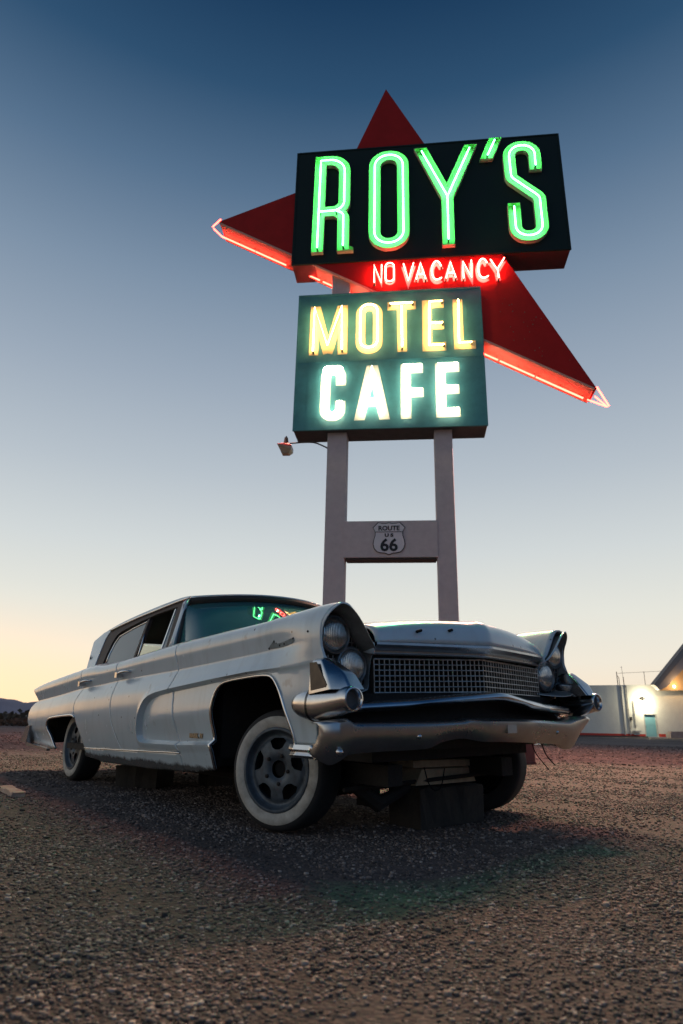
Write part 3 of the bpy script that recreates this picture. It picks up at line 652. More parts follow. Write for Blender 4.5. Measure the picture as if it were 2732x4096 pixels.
ZT = tab([(-4.80, .853), (-4.36, .896), (-3.5, .948), (-3.09, .971), (-2.73, .990), (-2.6, .990), (-2.46, .982), (-2.2, .986), (-1.77, 1.008), (-1.35, 1.032), (-1.12, 1.043), (-.53, 1.061), (-.036, 1.074), (.336, 1.092), (.56, 1.096), (.70, 1.090)])
C1 = tab([(-4.8, .705), (-4.38, .721), (-3.58, .756), (-2.88, .797), (-2.4, .813), (-2.04, .83), (-1.0, .859), (-.52, .876), (.05, .900), (.2, .909), (.7, .93)])
WX = tab([(-4.80, .925), (-4.3, .952), (-3.4, .985), (-2.4, 1.0), (-.5, 1.0), (.3, .995), (.7, .985)])
def base_y(x, z):
    x = np.asarray(x, float); z = np.asarray(z, float); zt = ZT(x); c1 = C1(x); d = zt - c1
    zk = [np.full_like(x, .20), np.full_like(x, .30), np.full_like(x, .40), c1 - .27, c1 - .12, c1 - .045, c1, c1 + .22 * d, c1 + .5 * d, c1 + .75 * d, c1 + .92 * d, zt]
    yk = [.90, .935, .966, 1.0, .997, .975, .955, .962, .972, .967, .945, .905]
    z2 = [np.full_like(x, .20), np.full_like(x, .30), np.full_like(x, .40), np.full_like(x, .55), np.full_like(x, .68), np.full_like(x, .76), np.full_like(x, .84), np.full_like(x, .90), np.full_like(x, .96), np.full_like(x, 1.02), zt - .022, zt]
    y2 = [.91, .935, .955, .972, .985, .990, .995, 1.0, 1.003, .994, .962, .925]
    s = sst(.10, .56, x)
    def ev(zk, yk):
        o = np.full_like(x, yk[0])
        for i in range(len(zk) - 1):
            t = np.clip((z - zk[i]) / (zk[i + 1] - zk[i]), 0, 1); 
            # smooth between knots with finite-difference tangents
            h = zk[i + 1] - zk[i]
            m0 = (yk[i + 1] - yk[i - 1]) / (zk[i + 1] - zk[i - 1]) if i > 0 else (yk[i + 1] - yk[i]) / h
            m1 = (yk[i + 2] - yk[i]) / (zk[i + 2] - zk[i]) if i + 2 < len(zk) else (yk[i + 1] - yk[i]) / h * 1.6
            if i == 5: m1 = (yk[i + 1] - yk[i]) / h * .8
            if i == 6: m0 = (yk[i + 1] - yk[i]) / h * .9
            v = (2 * t**3 - 3 * t**2 + 1) * yk[i] + (t**3 - 2 * t**2 + t) * h * m0 + (-2 * t**3 + 3 * t**2) * yk[i + 1] + (t**3 - t**2) * h * m1
            o = np.where((z >= zk[i]) if i else True, v, o)
        return o
    y = ev(zk, yk) * WX(x) * (1 - s) + ev(z2, y2) * s
    return y
SCOOP = smoothpoly([(-1.02, .744), (-1.34, .716), (-1.455, .632), (-1.527, .472), (-1.505, .407), (-1.40, .402)], 2, False) + [(-.9, .405), (-.478, .421), (.0, .40), (.60, .40), (.72, .80), (.50, .822), (.396, .815), (-.065, .803), (-.478, .780)]
def flank_y(x, z):
    y = base_y(x, z); ins = inpoly(x, z, SCOOP); d = pdist(x, z, SCOOP)
    fr = 1 - .65 * sst(-.2, .5, x)
    rec = np.where(ins, .030 * sst(0, .022, d) * (1 - .55 * sst(.03, .22, d)) * fr, 0)
    rec = rec * np.where(x > .3, sst(.74, .55, x) * .0 + 1, 1)
    lip = np.where(~ins, .010 * (1 - sst(0, .045, d)) * (z > .3), .010 * (1 - sst(0, .012, d)))
    lip = lip * (1 - sst(-.1, .3, x))
    return y - rec + lip
FN = lambda x, z: np.stack([x, -flank_y(x, z), z], -1)
def topline(a, b, n=24, dz=0): return [(a + (b - a) * i / n, float(ZT(a + (b - a) * i / n)) + dz) for i in range(n + 1)]
seamF = [(-1.035, float(ZT(-1.035))), (-1.0, .93), (-.985, .862), (-1.0, .80), (-1.017, .747), (-.985, .63), (-.95, .50), (-.92, .41), (-.886, .365)]
seamB = [(-2.085, float(ZT(-2.085))), (-2.05, .90), (-2.045, .825), (-2.04, .72), (-2.035, .64), (-1.99, .52), (-1.925, .42), (-1.855, .345)]
seamC = [(-2.945, float(ZT(-2.945))), (-2.88, .86), (-2.865, .79), (-2.92, .71), (-2.93, .65), (-2.905, .588)]
archF = smoothpoly([(-.473, .285), (-.466, .43), (-.471, .59), (-.449, .695), (-.405, .745), (-.32, .766), (-.046, .780), (.105, .780), (.165, .768), (.213, .732), (.258, .679), (.300, .588), (.336, .506), (.346, .45), (.352, .40)], 1, False)
archR = smoothpoly([(-2.69, .325), (-2.75, .43), (-2.845, .555), (-2.905, .583), (-3.2, .576), (-3.6, .560), (-3.70, .54), (-3.735, .48), (-3.65, .37), (-3.575, .285)], 1, False)
def offs(line, d):
    o = []
    for i, p in enumerate(line):
        a = line[max(0, i - 1)]; b = line[min(len(line) - 1, i + 1)]; t = Vector((b[0] - a[0], b[1] - a[1])).normalized(); o.append((p[0] - t.y * d, p[1] + t.x * d))
    return o
_sc = SCOOP + [SCOOP[0]]
CREASE = [offs(_sc, s * d) for d in (0, .010, .021, .045) for s in ((1, -1) if d in (.010,) else (1,))]
_ar = sum(SCOOP[i][0] * SCOOP[(i + 1) % len(SCOOP)][1] - SCOOP[(i + 1) % len(SCOOP)][0] * SCOOP[i][1] for i in range(len(SCOOP)))
if _ar < 0: CREASE = [offs(_sc, -s * d) for d in (0, .010, .021, .045) for s in ((1, -1) if d in (.010,) else (1,))]
CREASE += [[(x, float(C1(x)) + d_) for x in np.arange(-4.5, .5, .02)] for d_ in (-.024, -.011, 0, .010, .022)]
def gap(line, d): return [(a + d, b) for a, b in line]
frontE = [(.652, 1.088), (.63, 1.05), (.606, 1.0), (.600, .955), (.601, .89), (.622, .83), (.655, .788), (.69, .735), (.66, .66), (.60, .60), (.53, .56), (.522, .50), (.518, .45), (.352, .45)]
fend = [tuple(p) for p in gap(seamF, .004)][::-1]
fender_poly = fend + topline(-1.03, .652, 36)[1:] + frontE[1:] + archF[::-1][1:-1] + [(-.473, .285), (-.70, .26), (-.886, .255)]
STEP = .013
def mkpanel(name, poly, holes=()):
    V, T = panel(poly, STEP, FN, holes, CREASE); mb = MB(); mb.add(V.tolist(), T)
    mb2 = MB(); mb2.v = mb.v; mb2.f = mb.f; mb2.m = mb.m
    return both(name, mb2, MP, True, 42, sol=.012)
fend_o = mkpanel('front_fender', fender_poly)
fdoor_o = mkpanel('front_door', topline(-2.079, -1.041, 30) + gap(seamF, -.004)[1:] + [(-1.3, .356), (-1.849, .342)] + gap(seamB, .004)[::-1][1:-1])
rdoor_o = mkpanel('rear_door', topline(-2.939, -2.091, 26) + gap(seamB, -.004)[1:] + [(-2.2, .338), (-2.69, .325)] + archR[1:8][:6] + gap(seamC, .004)[::-1][1:-1])
qpoly = [(-4.70, .858)] + topline(-4.65, -2.951, 40) + gap(seamC, -.004)[1:] + [p for p in archR if p[0] < -2.93] + [(-3.7, .276), (-4.42, .311), (-4.335, .479), (-4.48, .475), (-4.575, .52), (-4.605, .60), (-4.59, .662), (-4.50, .70), (-4.385, .722), (-4.52, .80)]
quart_o = mkpanel('rear_quarter', qpoly)
mkpanel('sill', [(-2.69, .318), (-2.2, .330), (-1.855, .336), (-.892, .356), (-.892, .250), (-1.4, .238), (-2.3, .232), (-2.72, .262)])

# bright trim round the wheel openings
tb = MB(); tb.tube([(x, -float(flank_y(np.array([x]), np.array([z]))[0]) - .002, z) for x, z in densify(archF, .03, False)], .0085, 8); both('wheel_arch_trim', tb, M_trim)
tb = MB(); tb.tube([(x, -float(flank_y(np.array([x]), np.array([z]))[0]) - .001, z) for x, z in densify([p for p in archR if p[0] < -2.84], .03, False)], .010, 8); both('wheel_arch_trim', tb, M_chrome)
tb = MB(); tb.tube([(x, -float(flank_y(np.array([x]), np.array([z]))[0]) - .001, z) for x, z in densify([(-2.70, .322), (-2.2, .333), (-1.855, .339), (-.89, .360)], .05, False)], .005, 6); both('sill_trim', tb, M_trim)

# ---- upper shoulder strips, bonnet, boot
def shoulder(x0, x1, n, prof):
    rows = []
    for i in range(n + 1):
        x = x0 + (x1 - x0) * i / n; zt = float(ZT(x)); y0 = float(flank_y(np.array([x]), np.array([zt]))[0]); rows.append([(x, -y, z) for y, z in prof(x, y0, zt)])
    return rows
def crown(x, y0, zt):
    """fender top from the outer edge down to the valley beside the bonnet"""
    f = float(sst(-.5, .66, x)); zv = 1.045 - .075 * float(sst(-.3, .66, x)) - .055 * float(sst(.35, .66, x)) + .012 * (1 - f)
    pts = [(y0, zt), (y0 - .018, zt + .006), (y0 - .05, zt + .008 * (1 - f) + .004)]
    n = 10
    ya, za = y0 - .05, pts[-1][1]; yb = .705
    for k in range(1, n + 1):
        t = k / n; y = ya + (yb - ya) * t; z = za + (zv - za) * (t * t * (3 - 2 * t) * .75 + .25 * t); pts.append((y, z))
    pts.append((.703, zv - .05)); return pts
mb = MB(); mb.grid(shoulder(-1.03, .648, 48, crown), flip=True); o = both('fender_top', mb, MP, True, 50, sol=.01)
def belt(x, y0, zt): return [(y0, zt), (y0 - .020, zt + .010), (y0 - .045, zt + .014), (y0 - .068, zt + .010), (y0 - .075, zt - .03)]
mb = MB(); mb.grid(shoulder(-2.079, -1.041, 24, belt), flip=True); both('door_top', mb, MP, True, 50, parent=fdoor_o)
mb = MB(); mb.grid(shoulder(-2.939, -2.091, 20, belt), flip=True); both('door_top', mb, MP, True, 50, parent=rdoor_o)
def deck(x, y0, zt):
    w = y0; c = [(w, zt), (w - .02, zt + .009), (w - .055, zt + .010), (w - .10, zt - .004), (w - .16, zt - .024)]
    return c + [(.70 * k / 6 * 1.0, zt - .020 + .014 * (1 - (k / 6)**2)) for k in range(6, -1, -1)]
mb = MB(); r = shoulder(-4.60, -3.42, 30, deck); mb.grid([q[:6] for q in r], flip=True); both('rear_fender_top', mb, MP, True, 50, sol=.008)
full = [q[5:] + [(x, -y, z) for x, y, z in q[5:][::-1][1:]] for q in r]
mb = MB(); mb.grid(full, flip=True); o = mb.build('boot_lid', MP, car, True, 50); smooth_mod(o, .008)
mb = MB(); mb.grid(shoulder(-3.42, -2.951, 12, lambda x, y0, zt: deck(x, y0, zt)[:6]), flip=True); both('rear_fender_top', mb, MP, True, 50, sol=.008)
# rear panel, lamps and bumper
mb = MB(); mb.box((-4.44, -.86, .34), (-4.36, .86, .84)); o = mb.build('rear_panel', MP, car); smooth_mod(o, bev=.02)
mb = MB(); mb.grid([[(-4.62 + .05 * abs(y)**3, y, .30), (-4.66 + .05 * abs(y)**3, y, .34), (-4.66 + .05 * abs(y)**3, y, .44), (-4.60 + .05 * abs(y)**3, y, .48), (-4.45, y, .48)] for y in np.linspace(-.93, .93, 25)]); smooth_mod(mb.build('rear_bumper', M_chrome, car, True, 40), .01)
mb = MB()
bp = [(-4.48, .473), (-4.335, .482), (-4.40, .315), (-4.63, .322)]
mb.prism(bp, .90, .972, lambda x, z, y: (x, -y, z)); both('bumper_end', mb, M_chrome, False)
mb = MB(); mb.prism([(-4.42, .318), (-3.69, .283), (-3.69, .262), (-4.42, .285)], .93, .962, lambda x, z, y: (x, -y, z)); both('lower_fin_trim', mb, M_chrome, False)
M_tail = mat('red_tail_lamp', (.25, .01, .01), .2, coat=.5)
for s in (-1, 1):
    mb = MB(); mb.lathe([(.0, -.02), (.03, -.018), (.042, 0), (.045, .03)], 16, 'x', (-4.52, s * .80, .60)); mb.build('tail_lamp', M_tail, car, True)

# bonnet
XF = lambda u: .793 - .150 * abs(u)**1.15 - .004 * (1 - math.exp(-abs(u) * 12))
HC = tab([(-1.0, 1.068), (-.5, 1.080), (0, 1.086), (.3, 1.085), (.5, 1.081), (.66, 1.072), (.735, 1.055), (.772, 1.020), (.788, .975), (.793, .932)])
HS = tab([(-1.0, 1.046), (-.5, 1.050), (0, 1.040), (.3, 1.036), (.45, 1.028), (.55, 1.014), (.605, .992), (.632, .960), (.643, .926)])
rows = []
for i in range(46):
    t = i / 45; row = []
    for j in range(-20, 21):
        u = j / 20; a = abs(u); xc = -1.0 + 1.793 * (1 - (1 - t)**1.7); xs_ = -1.0 + 1.643 * (1 - (1 - t)**1.7)
        k = a**1.15; x = xc + (xs_ - xc) * k; zc = float(HC(xc)); zs = float(HS(xs_)); s = a**2.4; z = zc * (1 - s) + zs * s
        z += .010 * (1 - min(1, a / .10)) * float(sst(-.2, .5, x)) * (1 if t < .97 else .3)
        row.append((x, u * .690, z))
    rows.append(row)
mb = MB(); mb.grid(rows, flip=True); hood = mb.build('bonnet', MP, car, True, 60); smooth_mod(hood, .012)
# bright lip under the bonnet edge
lip = MB(); rows = []
for j in range(-24, 25):
    u = j / 24; x = XF(u); z = .932 - .006 * abs(u); rows.append([(x - .004, u * .688, z + .004), (x + .007, u * .688, z - .002), (x + .008, u * .688, z - .014), (x - .012, u * .688, z - .032), (x - .030, u * .688, z - .042), (x - .032, u * .688, z - .050), (x - .016, u * .688, z - .056), (x - .024, u * .688, z - .062), (x - .06, u * .688, z - .060)])
lip.grid(rows); lip.build('bonnet_lip', M_dullchrome, hood, True, 40)
for (x, y, z) in ((.722, -.455, .985), (.752, -.255, .999)):       # leftover emblem holes on the nose
    mb = MB(); mb.tube([(x - .03, y, z), (x + .003, y, z + .004)], .008, 8); mb.build('emblem_hole', M_black, hood)
mb = MB(); mb.box((-1.35, -.80, .98), (-.98, .80, 1.035)); mb.build('cowl', MP, car)

# ---- grille
GX0 = lambda y: .733 - .128 * abs(y / .676)**1.05
NB = 23; bars = MB()
ZB = lambda y: .694 - .011 * abs(y / .676); ZTg = lambda y: .862 - .018 * abs(y / .676)
for k in range(7):
    P = [(GX0(y) + .004, y, ZB(y) + (ZTg(y) - ZB(y)) * k / 6) for y in np.linspace(-.676, .676, 31)]
    bars.tube(P, .0044 if k in (0, 6) else .0029, 6)
for k in range(-NB, NB + 1):
    y = .676 * k / NB; x = GX0(y)
    bars.box((x - .002, y - .0019, ZB(y)), (x + .0035, y + .0019, ZTg(y)))
gr = bars.build('grille', M_grille, car)
fin = MB()
for k in range(-NB, NB):
    y = .676 * (k + .5) / NB; x = GX0(y); fin.box((x - .035, y - .0045, ZB(y)), (x - .012, y + .0045, ZTg(y)))
fin.build('grille_fins', M_under, gr)
bk = MB(); bk.grid([[(GX0(y) - .045, y, .66), (GX0(y) - .045, y, .90)] for y in np.linspace(-.69, .69, 21)]); bk.build('grille_backing', M_grid, gr)

# ---- headlamp pods
rim = [(.676, .935, 1.092), (.664, .965, 1.070), (.640, .990, 1.035), (.612, .998, .990), (.602, .998, .940), (.601, .995, .890), (.622, .988, .835), (.656, .972, .788), (.690, .945, .735), (.700, .90, .690), (.680, .82, .680), (.600, .735, .690), (.574, .682, .70), (.574, .680, .78), (.600, .684, .86), (.645, .696, .885), (.662, .715, .900), (.672, .745, .925), (.682, .785, .970), (.688, .825, 1.020), (.688, .865, 1.060), (.684, .90, 1.084)]
rim = [tuple(v) for v in rim]
def loft3(P, k=1):
    for _ in range(k):
        o = []
        for i in range(len(P)):
            a = P[i]; b = P[(i + 1) % len(P)]; o += [tuple(.75 * p + .25 * q for p, q in zip(a, b)), tuple(.25 * p + .75 * q for p, q in zip(a, b))]
        P = o
    return P
rim = loft3(rim, 1)
c0 = np.array([.55, .845, .87])
def inner(f, xb): return [(x * 0 + xb + (0 if True else 0), c0[1] + (y - c0[1]) * f, c0[2] + (z - c0[2]) * f) for x, y, z in rim]
l1 = [(x + .002, c0[1] + (y - c0[1]) * .975, c0[2] + (z - c0[2]) * .975) for x, y, z in rim]
l2 = [(x - .045, c0[1] + (y - c0[1]) * .90, c0[2] + (z - c0[2]) * .90) for x, y, z in rim]
l3 = [(.555, c0[1] + (y - c0[1]) * .86, c0[2] + (z - c0[2]) * .86) for x, y, z in rim]
neg = lambda P: [(x, -y, z) for x, y, z in P]
r0 = [(x - .012, y, z) for x, y, z in rim]
M_pod = mat('dark_pod_paint', (.17, .175, .17), .6, noise=(16, .7, (.08, .08, .075)))  # darker mottled paint for the inner visor walls
mb = MB(); mb.grid([neg(r0), neg(rim), neg(l1)], 0, closed=True); mb.grid([neg(l1), neg(l2), neg(l3)], 1, closed=True)
vis = both('headlamp_visor', mb, [MP, M_pod], True, 60)
mb = MB(); c3 = (.556, -.845, .87); n_ = len(l3); mb.add(neg(l3) + [c3], [(i, (i + 1) % n_, n_) for i in range(n_)]); both('headlamp_panel', mb, M_grid, False, parent=vis)
mb = MB()                                                # fine square mesh behind the lamps
for z in np.arange(.70, 1.06, .0275):
    ys = [y for y in np.linspace(.66, 1.0, 60) if inpoly(np.array([y]), np.array([z]), [(p[1], p[2]) for p in l3])[0]]
    if len(ys) > 1: mb.box((.560, -max(ys), z - .0016), (.564, -min(ys), z + .0016))
for y in np.arange(.665, 1.0, .0295):
    zs = [z for z in np.linspace(.66, 1.09, 60) if inpoly(np.array([y]), np.array([z]), [(p[1], p[2]) for p in l3])[0]]
    if len(zs) > 1: mb.box((.5645, -y - .0016, min(zs)), (.568, -y + .0016, max(zs)))
both('headlamp_mesh', mb, M_grille, False, parent=vis)
M_bezel = mat('worn_bezel', (.22, .225, .23), .35, .8, noise=(18, .6, (.08, .08, .08)))
for (lx, ly, lz) in ((.603, .905, .950), (.600, .798, .806)):
    for s in (-1, 1):
        hl = empty('headlamp'); hl.parent = car; hl.location = (lx - .012, s * ly, lz)
        mb = MB(); mb.lathe([(.094, -.06), (.096, -.012), (.092, .0), (.086, .003), (.081, -.004), (.079, -.010), (.074, -.006)], 40, 'x'); mb.build('bezel', M_bezel, hl, True, 35)
        mb = MB(); mb.lathe([(.078, -.008), (.072, .002), (.060, .009), (.045, .014), (.028, .0175), (.012, .019), (.0005, .0195)], 40, 'x', cap=True); mb.build('lens', M_lens, hl, True)

# ---- front bumper: upper bar, pods, cones, lower blade
BX = lambda y: .872 - .175 * abs(y / .84)**1.35
BZ = lambda y: float(np.interp(y, [-.86, -.53, -.335, -.03, .03, .21, .46, .86], [.633, .650, .668, .689, .687, .660, .636, .622]))
BZb = lambda y: float(np.interp(y, [-.86, -.60, -.50, -.065, .0, .21, .29, .56, .86], [.592, .606, .620, .648, .648, .624, .606, .584, .572]))
def barz(y): return BZ(y), BZb(y)
rows = []
for y in np.linspace(-.86, .86, 57):
    zt, zb = barz(y); x = BX(y); rows.append([(x - .16, y, zt + .006), (x - .05, y, zt + .004), (x - .012, y, zt), (x + .002, y, zt - .010), (x + .006, y, (zt + zb) / 2), (x - .004, y, zb + .006), (x - .03, y, zb - .002), (x - .06, y, zb + .012)])
mb = MB(); mb.grid(rows); fb = mb.build('front_bumper', M_chrome, car, True, 45); smooth_mod(fb, .004)
# side pods with the bullet ring at the front
def sup(c, hy, hz, x, n=32, e=2.3, lean=0):
    o = []
    for k in range(n):
        a = 2 * math.pi * k / n; ca, sa = math.cos(a), math.sin(a); y = hy * abs(ca)**(2 / e) * (1 if ca > 0 else -1); z = hz * abs(sa)**(2 / e) * (1 if sa > 0 else -1)
        o.append((x, -(c[0] + y), c[1] + z))
    return o
stn = [(.392, 1.000, .632, .004, .008, 2), (.400, 1.000, .632, .020, .026, 2), (.425, 1.000, .632, .036, .045, 2), (.47, .998, .630, .048, .060, 2.2), (.53, .994, .628, .055, .070, 2.2), (.60, .990, .628, .058, .073, 2.2), (.67, .986, .634, .058, .070, 2.1), (.735, .982, .642, .056, .062, 2), (.785, .979, .648, .0535, .0555, 2), (.806, .979, .648, .054, .054, 2), (.814, .979, .648, .0515, .0515, 2), (.816, .979, .648, .046, .046, 2), (.808, .979, .648, .040, .040, 2), (.785, .979, .648, .036, .036, 2)]
mb = MB(); mb.grid([sup((c, z), a, b, x, 36, e) for x, c, z, a, b, e in stn], 0, closed=True, flip=False); mb.add(sup((.979, .648), .036, .036, .786, 36, 2), [tuple(range(36))], 1)
M_podin = mat('dark_bullet_lens', (.05, .05, .05), .45, noise=(40, .6, (.12, .11, .10)))
pods = both('bumper_pod', mb, [M_chrome, M_podin], True, 50)
mb = MB(); ring = sup((.994, .628), .0575, .0725, .552, 36, 2.2); mb.tube(ring, .0022, 5, closed=True); both('pod_seam', mb, M_black, parent=pods)
# cone rising from each pod
def q4(x, y, z): return (x, -y, z)
mb = MB()
base = [(.565, 1.045, .672), (.728, 1.045, .690), (.800, .985, .690), (.800, .90, .690), (.565, .90, .672)]
mid = [(.572, 1.044, .755), (.700, 1.044, .748), (.762, .990, .755), (.745, .905, .755), (.572, .90, .755)]
top = [(.574, 1.030, .822), (.646, 1.030, .822), (.676, .992, .818), (.668, .945, .815), (.575, .945, .815)]
tp2 = [(.588, 1.012, .832), (.640, 1.012, .832), (.655, .992, .830), (.648, .960, .828), (.59, .960, .828)]
mb.grid([[q4(*p) for p in r] for r in (base, mid, top, tp2)], closed=True); mb.add([q4(*p) for p in tp2], [(0, 1, 2, 3, 4)])
cone = both('bumper_cone', mb, M_chrome, True, 50)
for o in cone: m_ = o.modifiers.new('s', 'BEVEL'); m_.width = .008; m_.segments = 3; m_.limit_method = 'ANGLE'; m_.angle_limit = R(25)
mb = MB(); mb.prism([(.580, .812), (.632, .812), (.706, .712), (.700, .700), (.590, .688)], 1.0445, 1.0475, lambda x, z, y: (x, -y, z)); both('cone_inset', mb, M_brown, False, parent=cone)
# lower blade
VX = tab([(0, .868), (.3, .862), (.55, .842), (.8, .798), (.93, .762), (1.0, .735), (1.045, .700), (1.06, .670)])
NT = tab([(-1.09, .540), (-1.03, .556), (-.96, .566), (-.92, .546), (-.6, .545), (-.32, .552), (-.27, .560), (0, .558), (.2, .553), (.6, .538), (.75, .555), (.9, .566), (1.09, .556)])
NBt = tab([(-1.09, .50), (-1.05, .405), (-1.0, .375), (-.955, .392), (-.92, .415), (-.80, .423), (-.52, .430), (-.42, .458), (-.30, .470), (-.15, .452), (0, .447), (.3, .432), (.58, .412), (.63, .386), (.72, .385), (.85, .44), (1.0, .51), (1.09, .54)])
rows = []
for y in np.concatenate([np.linspace(-1.06, -.9, 15), np.linspace(-.88, .88, 60), np.linspace(.9, 1.06, 12)]):
    x = float(VX(abs(y))); zt = float(NT(y)); zb = float(NBt(y)); h = zt - zb; lean = .028 + .03 * abs(y)
    gd = .012 * math.exp(-((abs(y) - .0) / .2)**6)
    rows.append([(x - .10, y * .97, zt + .004), (x - .035, y, zt + .003), (x - .012, y, zt), (x + gd, y, zt - .012), (x + gd, y, zt - h * .35), (x - lean * .35 + gd, y, zt - h * .62), (x - lean + gd, y, zb + .010), (x - lean - .012 + gd, y * .995, zb), (x - lean - .04, y * .99, zb + .006)])
mb = MB(); mb.grid(rows); lb = mb.build('bumper_blade', M_dullchrome, car, True, 40); smooth_mod(lb, .005)
def bolt(y, z, r=.014):
    x = float(VX(abs(y))) - (.028 + .03 * abs(y)) * .35; mb = MB(); mb.lathe([(r * 1.25, -.004), (r * 1.2, .004), (r, .009), (r * .7, .014), (r * .3, .017), (.0005, .018)], 16, 'x', (x, y, z)); mb.build('bolt', M_chrome, lb, True)
bolt(-.985, .430); bolt(-.60, .487, .012); bolt(.02, .505, .016); bolt(.47, .485, .010)
mb = MB(); mb.box((.845, -.02, .49), (.882, .055, .53)); mb.build('guard_bracket', M_dullchrome, lb)
# dark sheet standing in for the shade between the bumper bars
mb = MB(); mb.grid([[(BX(y) - .13, y, .68), (BX(y) - .16, y, .60), (VX(abs(y)) - .12, y, .50), (VX(abs(y)) - .16, y, .42)] for y in np.linspace(-.90, .90, 25)]); mb.build('bar_gap_shade', M_under, car, True)
# chrome foot of the fender behind the bumper
mb = MB(); mb.grid([[q4(x, .962, .455), q4(x, .990, .450), q4(x, .997, .430), q4(x, .984, .418), q4(x, .992, .404), q4(x, .985, .392), q4(x, .94, .388)] for x in (.350, .40, .50, .532)]); both('fender_foot', mb, M_chrome, True, 40, sol=.003)
mb = MB(); mb.prism([(.528, .458), (.560, .452), (.575, .405), (.534, .388)], .90, .985, lambda x, z, y: (x, -y, z)); both('fender_foot_end', mb, M_dullchrome, False)

# ---- roof and glass
PS = [(-3.36, 1.262), (-3.16, 1.338), (-2.86, 1.388), (-2.42, 1.428), (-1.96, 1.455), (-1.70, 1.463), (-1.47, 1.456)]
zr = tab(PS); drip = tab([(-3.36, 1.235), (-2.97, 1.336), (-2.81, 1.355), (-2.37, 1.393), (-2.0, 1.414), (-1.61, 1.435), (-1.40, 1.438)])
yr = lambda z: .82 - (z - 1.04) * .14 / .36
rows = []
for i in range(41):
    t = i / 40; row = []
    for j in range(-16, 17):
        u = j / 16; a = abs(u); x0 = -3.36 + .14 * (1 - a**2); x1 = -1.18 - .28 * a**2.2; x = x0 + (x1 - x0) * t
        xe = -3.36 + (1.90) * t; ze = float(zr(xe)); zd = float(drip(xe)); ys = yr(zd)
        if a > .93: f = (a - .93) / .07; y = (.965 + .035 * math.sin(f * math.pi / 2)) * ys; z = ze - (ze - zd) * (1 - math.cos(f * math.pi / 2))
        else: y = a / .93 * .965 * ys; z = ze + .030 * (1 - (a / .93)**2) * math.sin(min(1, t * 1.2 + .1) * math.pi * .6)
        if t > .9: z -= .014 * ((t - .9) / .1)**2
        row.append((x, math.copysign(y, u) if u else 0, z))
    rows.append(row)
mb = MB(); mb.grid(rows, flip=True); roof = mb.build('roof', MP, car, True, 50); smooth_mod(roof, .014)
tb = MB(); P = [(x, -yr(float(drip(x))) - .012, float(drip(x)) - .004) for x in np.linspace(-3.0, -1.47, 30)]; tb.tube(P, .008, 8); both('drip_rail', tb, M_trim, parent=roof)
mb = MB(); mb.grid([[(x * 1.0, y * .94, z - .035) for x, y, z in r[1:-1]] for r in rows[1:-1]], flip=True); mb.build('headliner', M_seat, roof, True)
# header over the windscreen
hx = lambda u: -1.175 - .285 * abs(u)**2.2
hz = lambda u: 1.462 - .014 - .012 * abs(u)**2 + .018 * (1 - abs(u)**2)
mb = MB(); rows = []
for j in range(-16, 17):
    u = j / 16; x = hx(u); z = hz(u) - .012 ; y = u * .680; rows.append([(x + .004, y, z + .004), (x + .012, y, z - .014), (x + .003, y, z - .032), (x - .03, y * 1.01, z - .050), (x - .08, y, z - .045)])
mb.grid(rows); mb.build('windscreen_header', M_seal, roof, True, 40)
# windscreen: strongly wrapped
rows = []
for j in range(-24, 25):
    u = j / 24; a = abs(u)
    bot = Vector((-.70 - .24 * a**2 - .46 * a**7, math.copysign(.84 * min(1, a * 1.10) - .07 * a**6, u) if u else 0, 1.066 - .002 * a)); tp = Vector((hx(u) - .010 - .035 * a**5, u * .688, hz(u) - .055))
    rows.append([tuple(bot.lerp(tp, k / 10) + Vector((.010 * math.sin(k / 10 * math.pi), 0, 0))) for k in range(11)])
mb = MB(); mb.grid(rows, flip=True); mb.build('windscreen', M_wind, car, True)
edge_pts = rows
for s, row in ((-1, rows[0]), (1, rows[-1])):
    mb = MB(); mb.tube([(x - .012, y * 1.004, z) for x, y, z in row], .015, 8); mb.build('windscreen_seal', M_seal, car, True)
    P0 = [(-1.475, .826, 1.02), (-1.500, .775, 1.15), (-1.535, .722, 1.29), (-1.575, .680, 1.405)]; P1 = [(-1.400, .822, 1.02), (-1.440, .778, 1.15), (-1.478, .726, 1.29), (-1.50, .682, 1.425)]
    mb = MB(); mb.grid([[(a[0], s * a[1] * 1.004, a[2]), (a[0] * .5 + b[0] * .5, s * (a[1] + .010) * 1.004, a[2]), (b[0], s * b[1] * 1.004, b[2]), (b[0] - .02, s * (b[1] - .04), b[2])] for a, b in zip(P0, P1)], flip=s < 0); o = mb.build('windscreen_pillar', MP, car, True, 60); smooth_mod(o, .01, off=0)
# rear roof pillars (leaning backwards)
def SL(pts, off=0): return [(x, -(yr(z) + off), z) for x, z in pts]
def slab(poly, t0, t1): 
    mb = MB(); n = len(poly); V = SL(poly, t0) + SL(poly, t1); mb.add(V, [tuple(range(n)), tuple(range(2 * n - 1, n - 1, -1))] + [(i, i + n, (i + 1) % n + n, (i + 1) % n) for i in range(n)]); return mb
cpl = [(-3.145, .96), (-3.352, 1.245), (-3.345, 1.262), (-3.17, 1.325), (-3.00, 1.345), (-2.975, 1.335), (-3.03, 1.30), (-3.045, 1.25), (-3.02, 1.15), (-2.955, .96)]
both('rear_roof_pillar', slab(cpl, -.03, .006), MP, False, parent=[roof, roof])
mb = MB(); star_ = (-3.185, 1.085)
for a in range(4):
    ang = a * math.pi / 2; l = .030 if a % 2 else .018; 
    mb.tube([(star_[0], -(yr(star_[1]) + .010), star_[1]), (star_[0] + math.cos(ang) * l, -(yr(star_[1]) + .009), star_[1] + math.sin(ang) * l)], [.006, .001], 6)
both('pillar_emblem', mb, M_black, parent=[roof, roof])
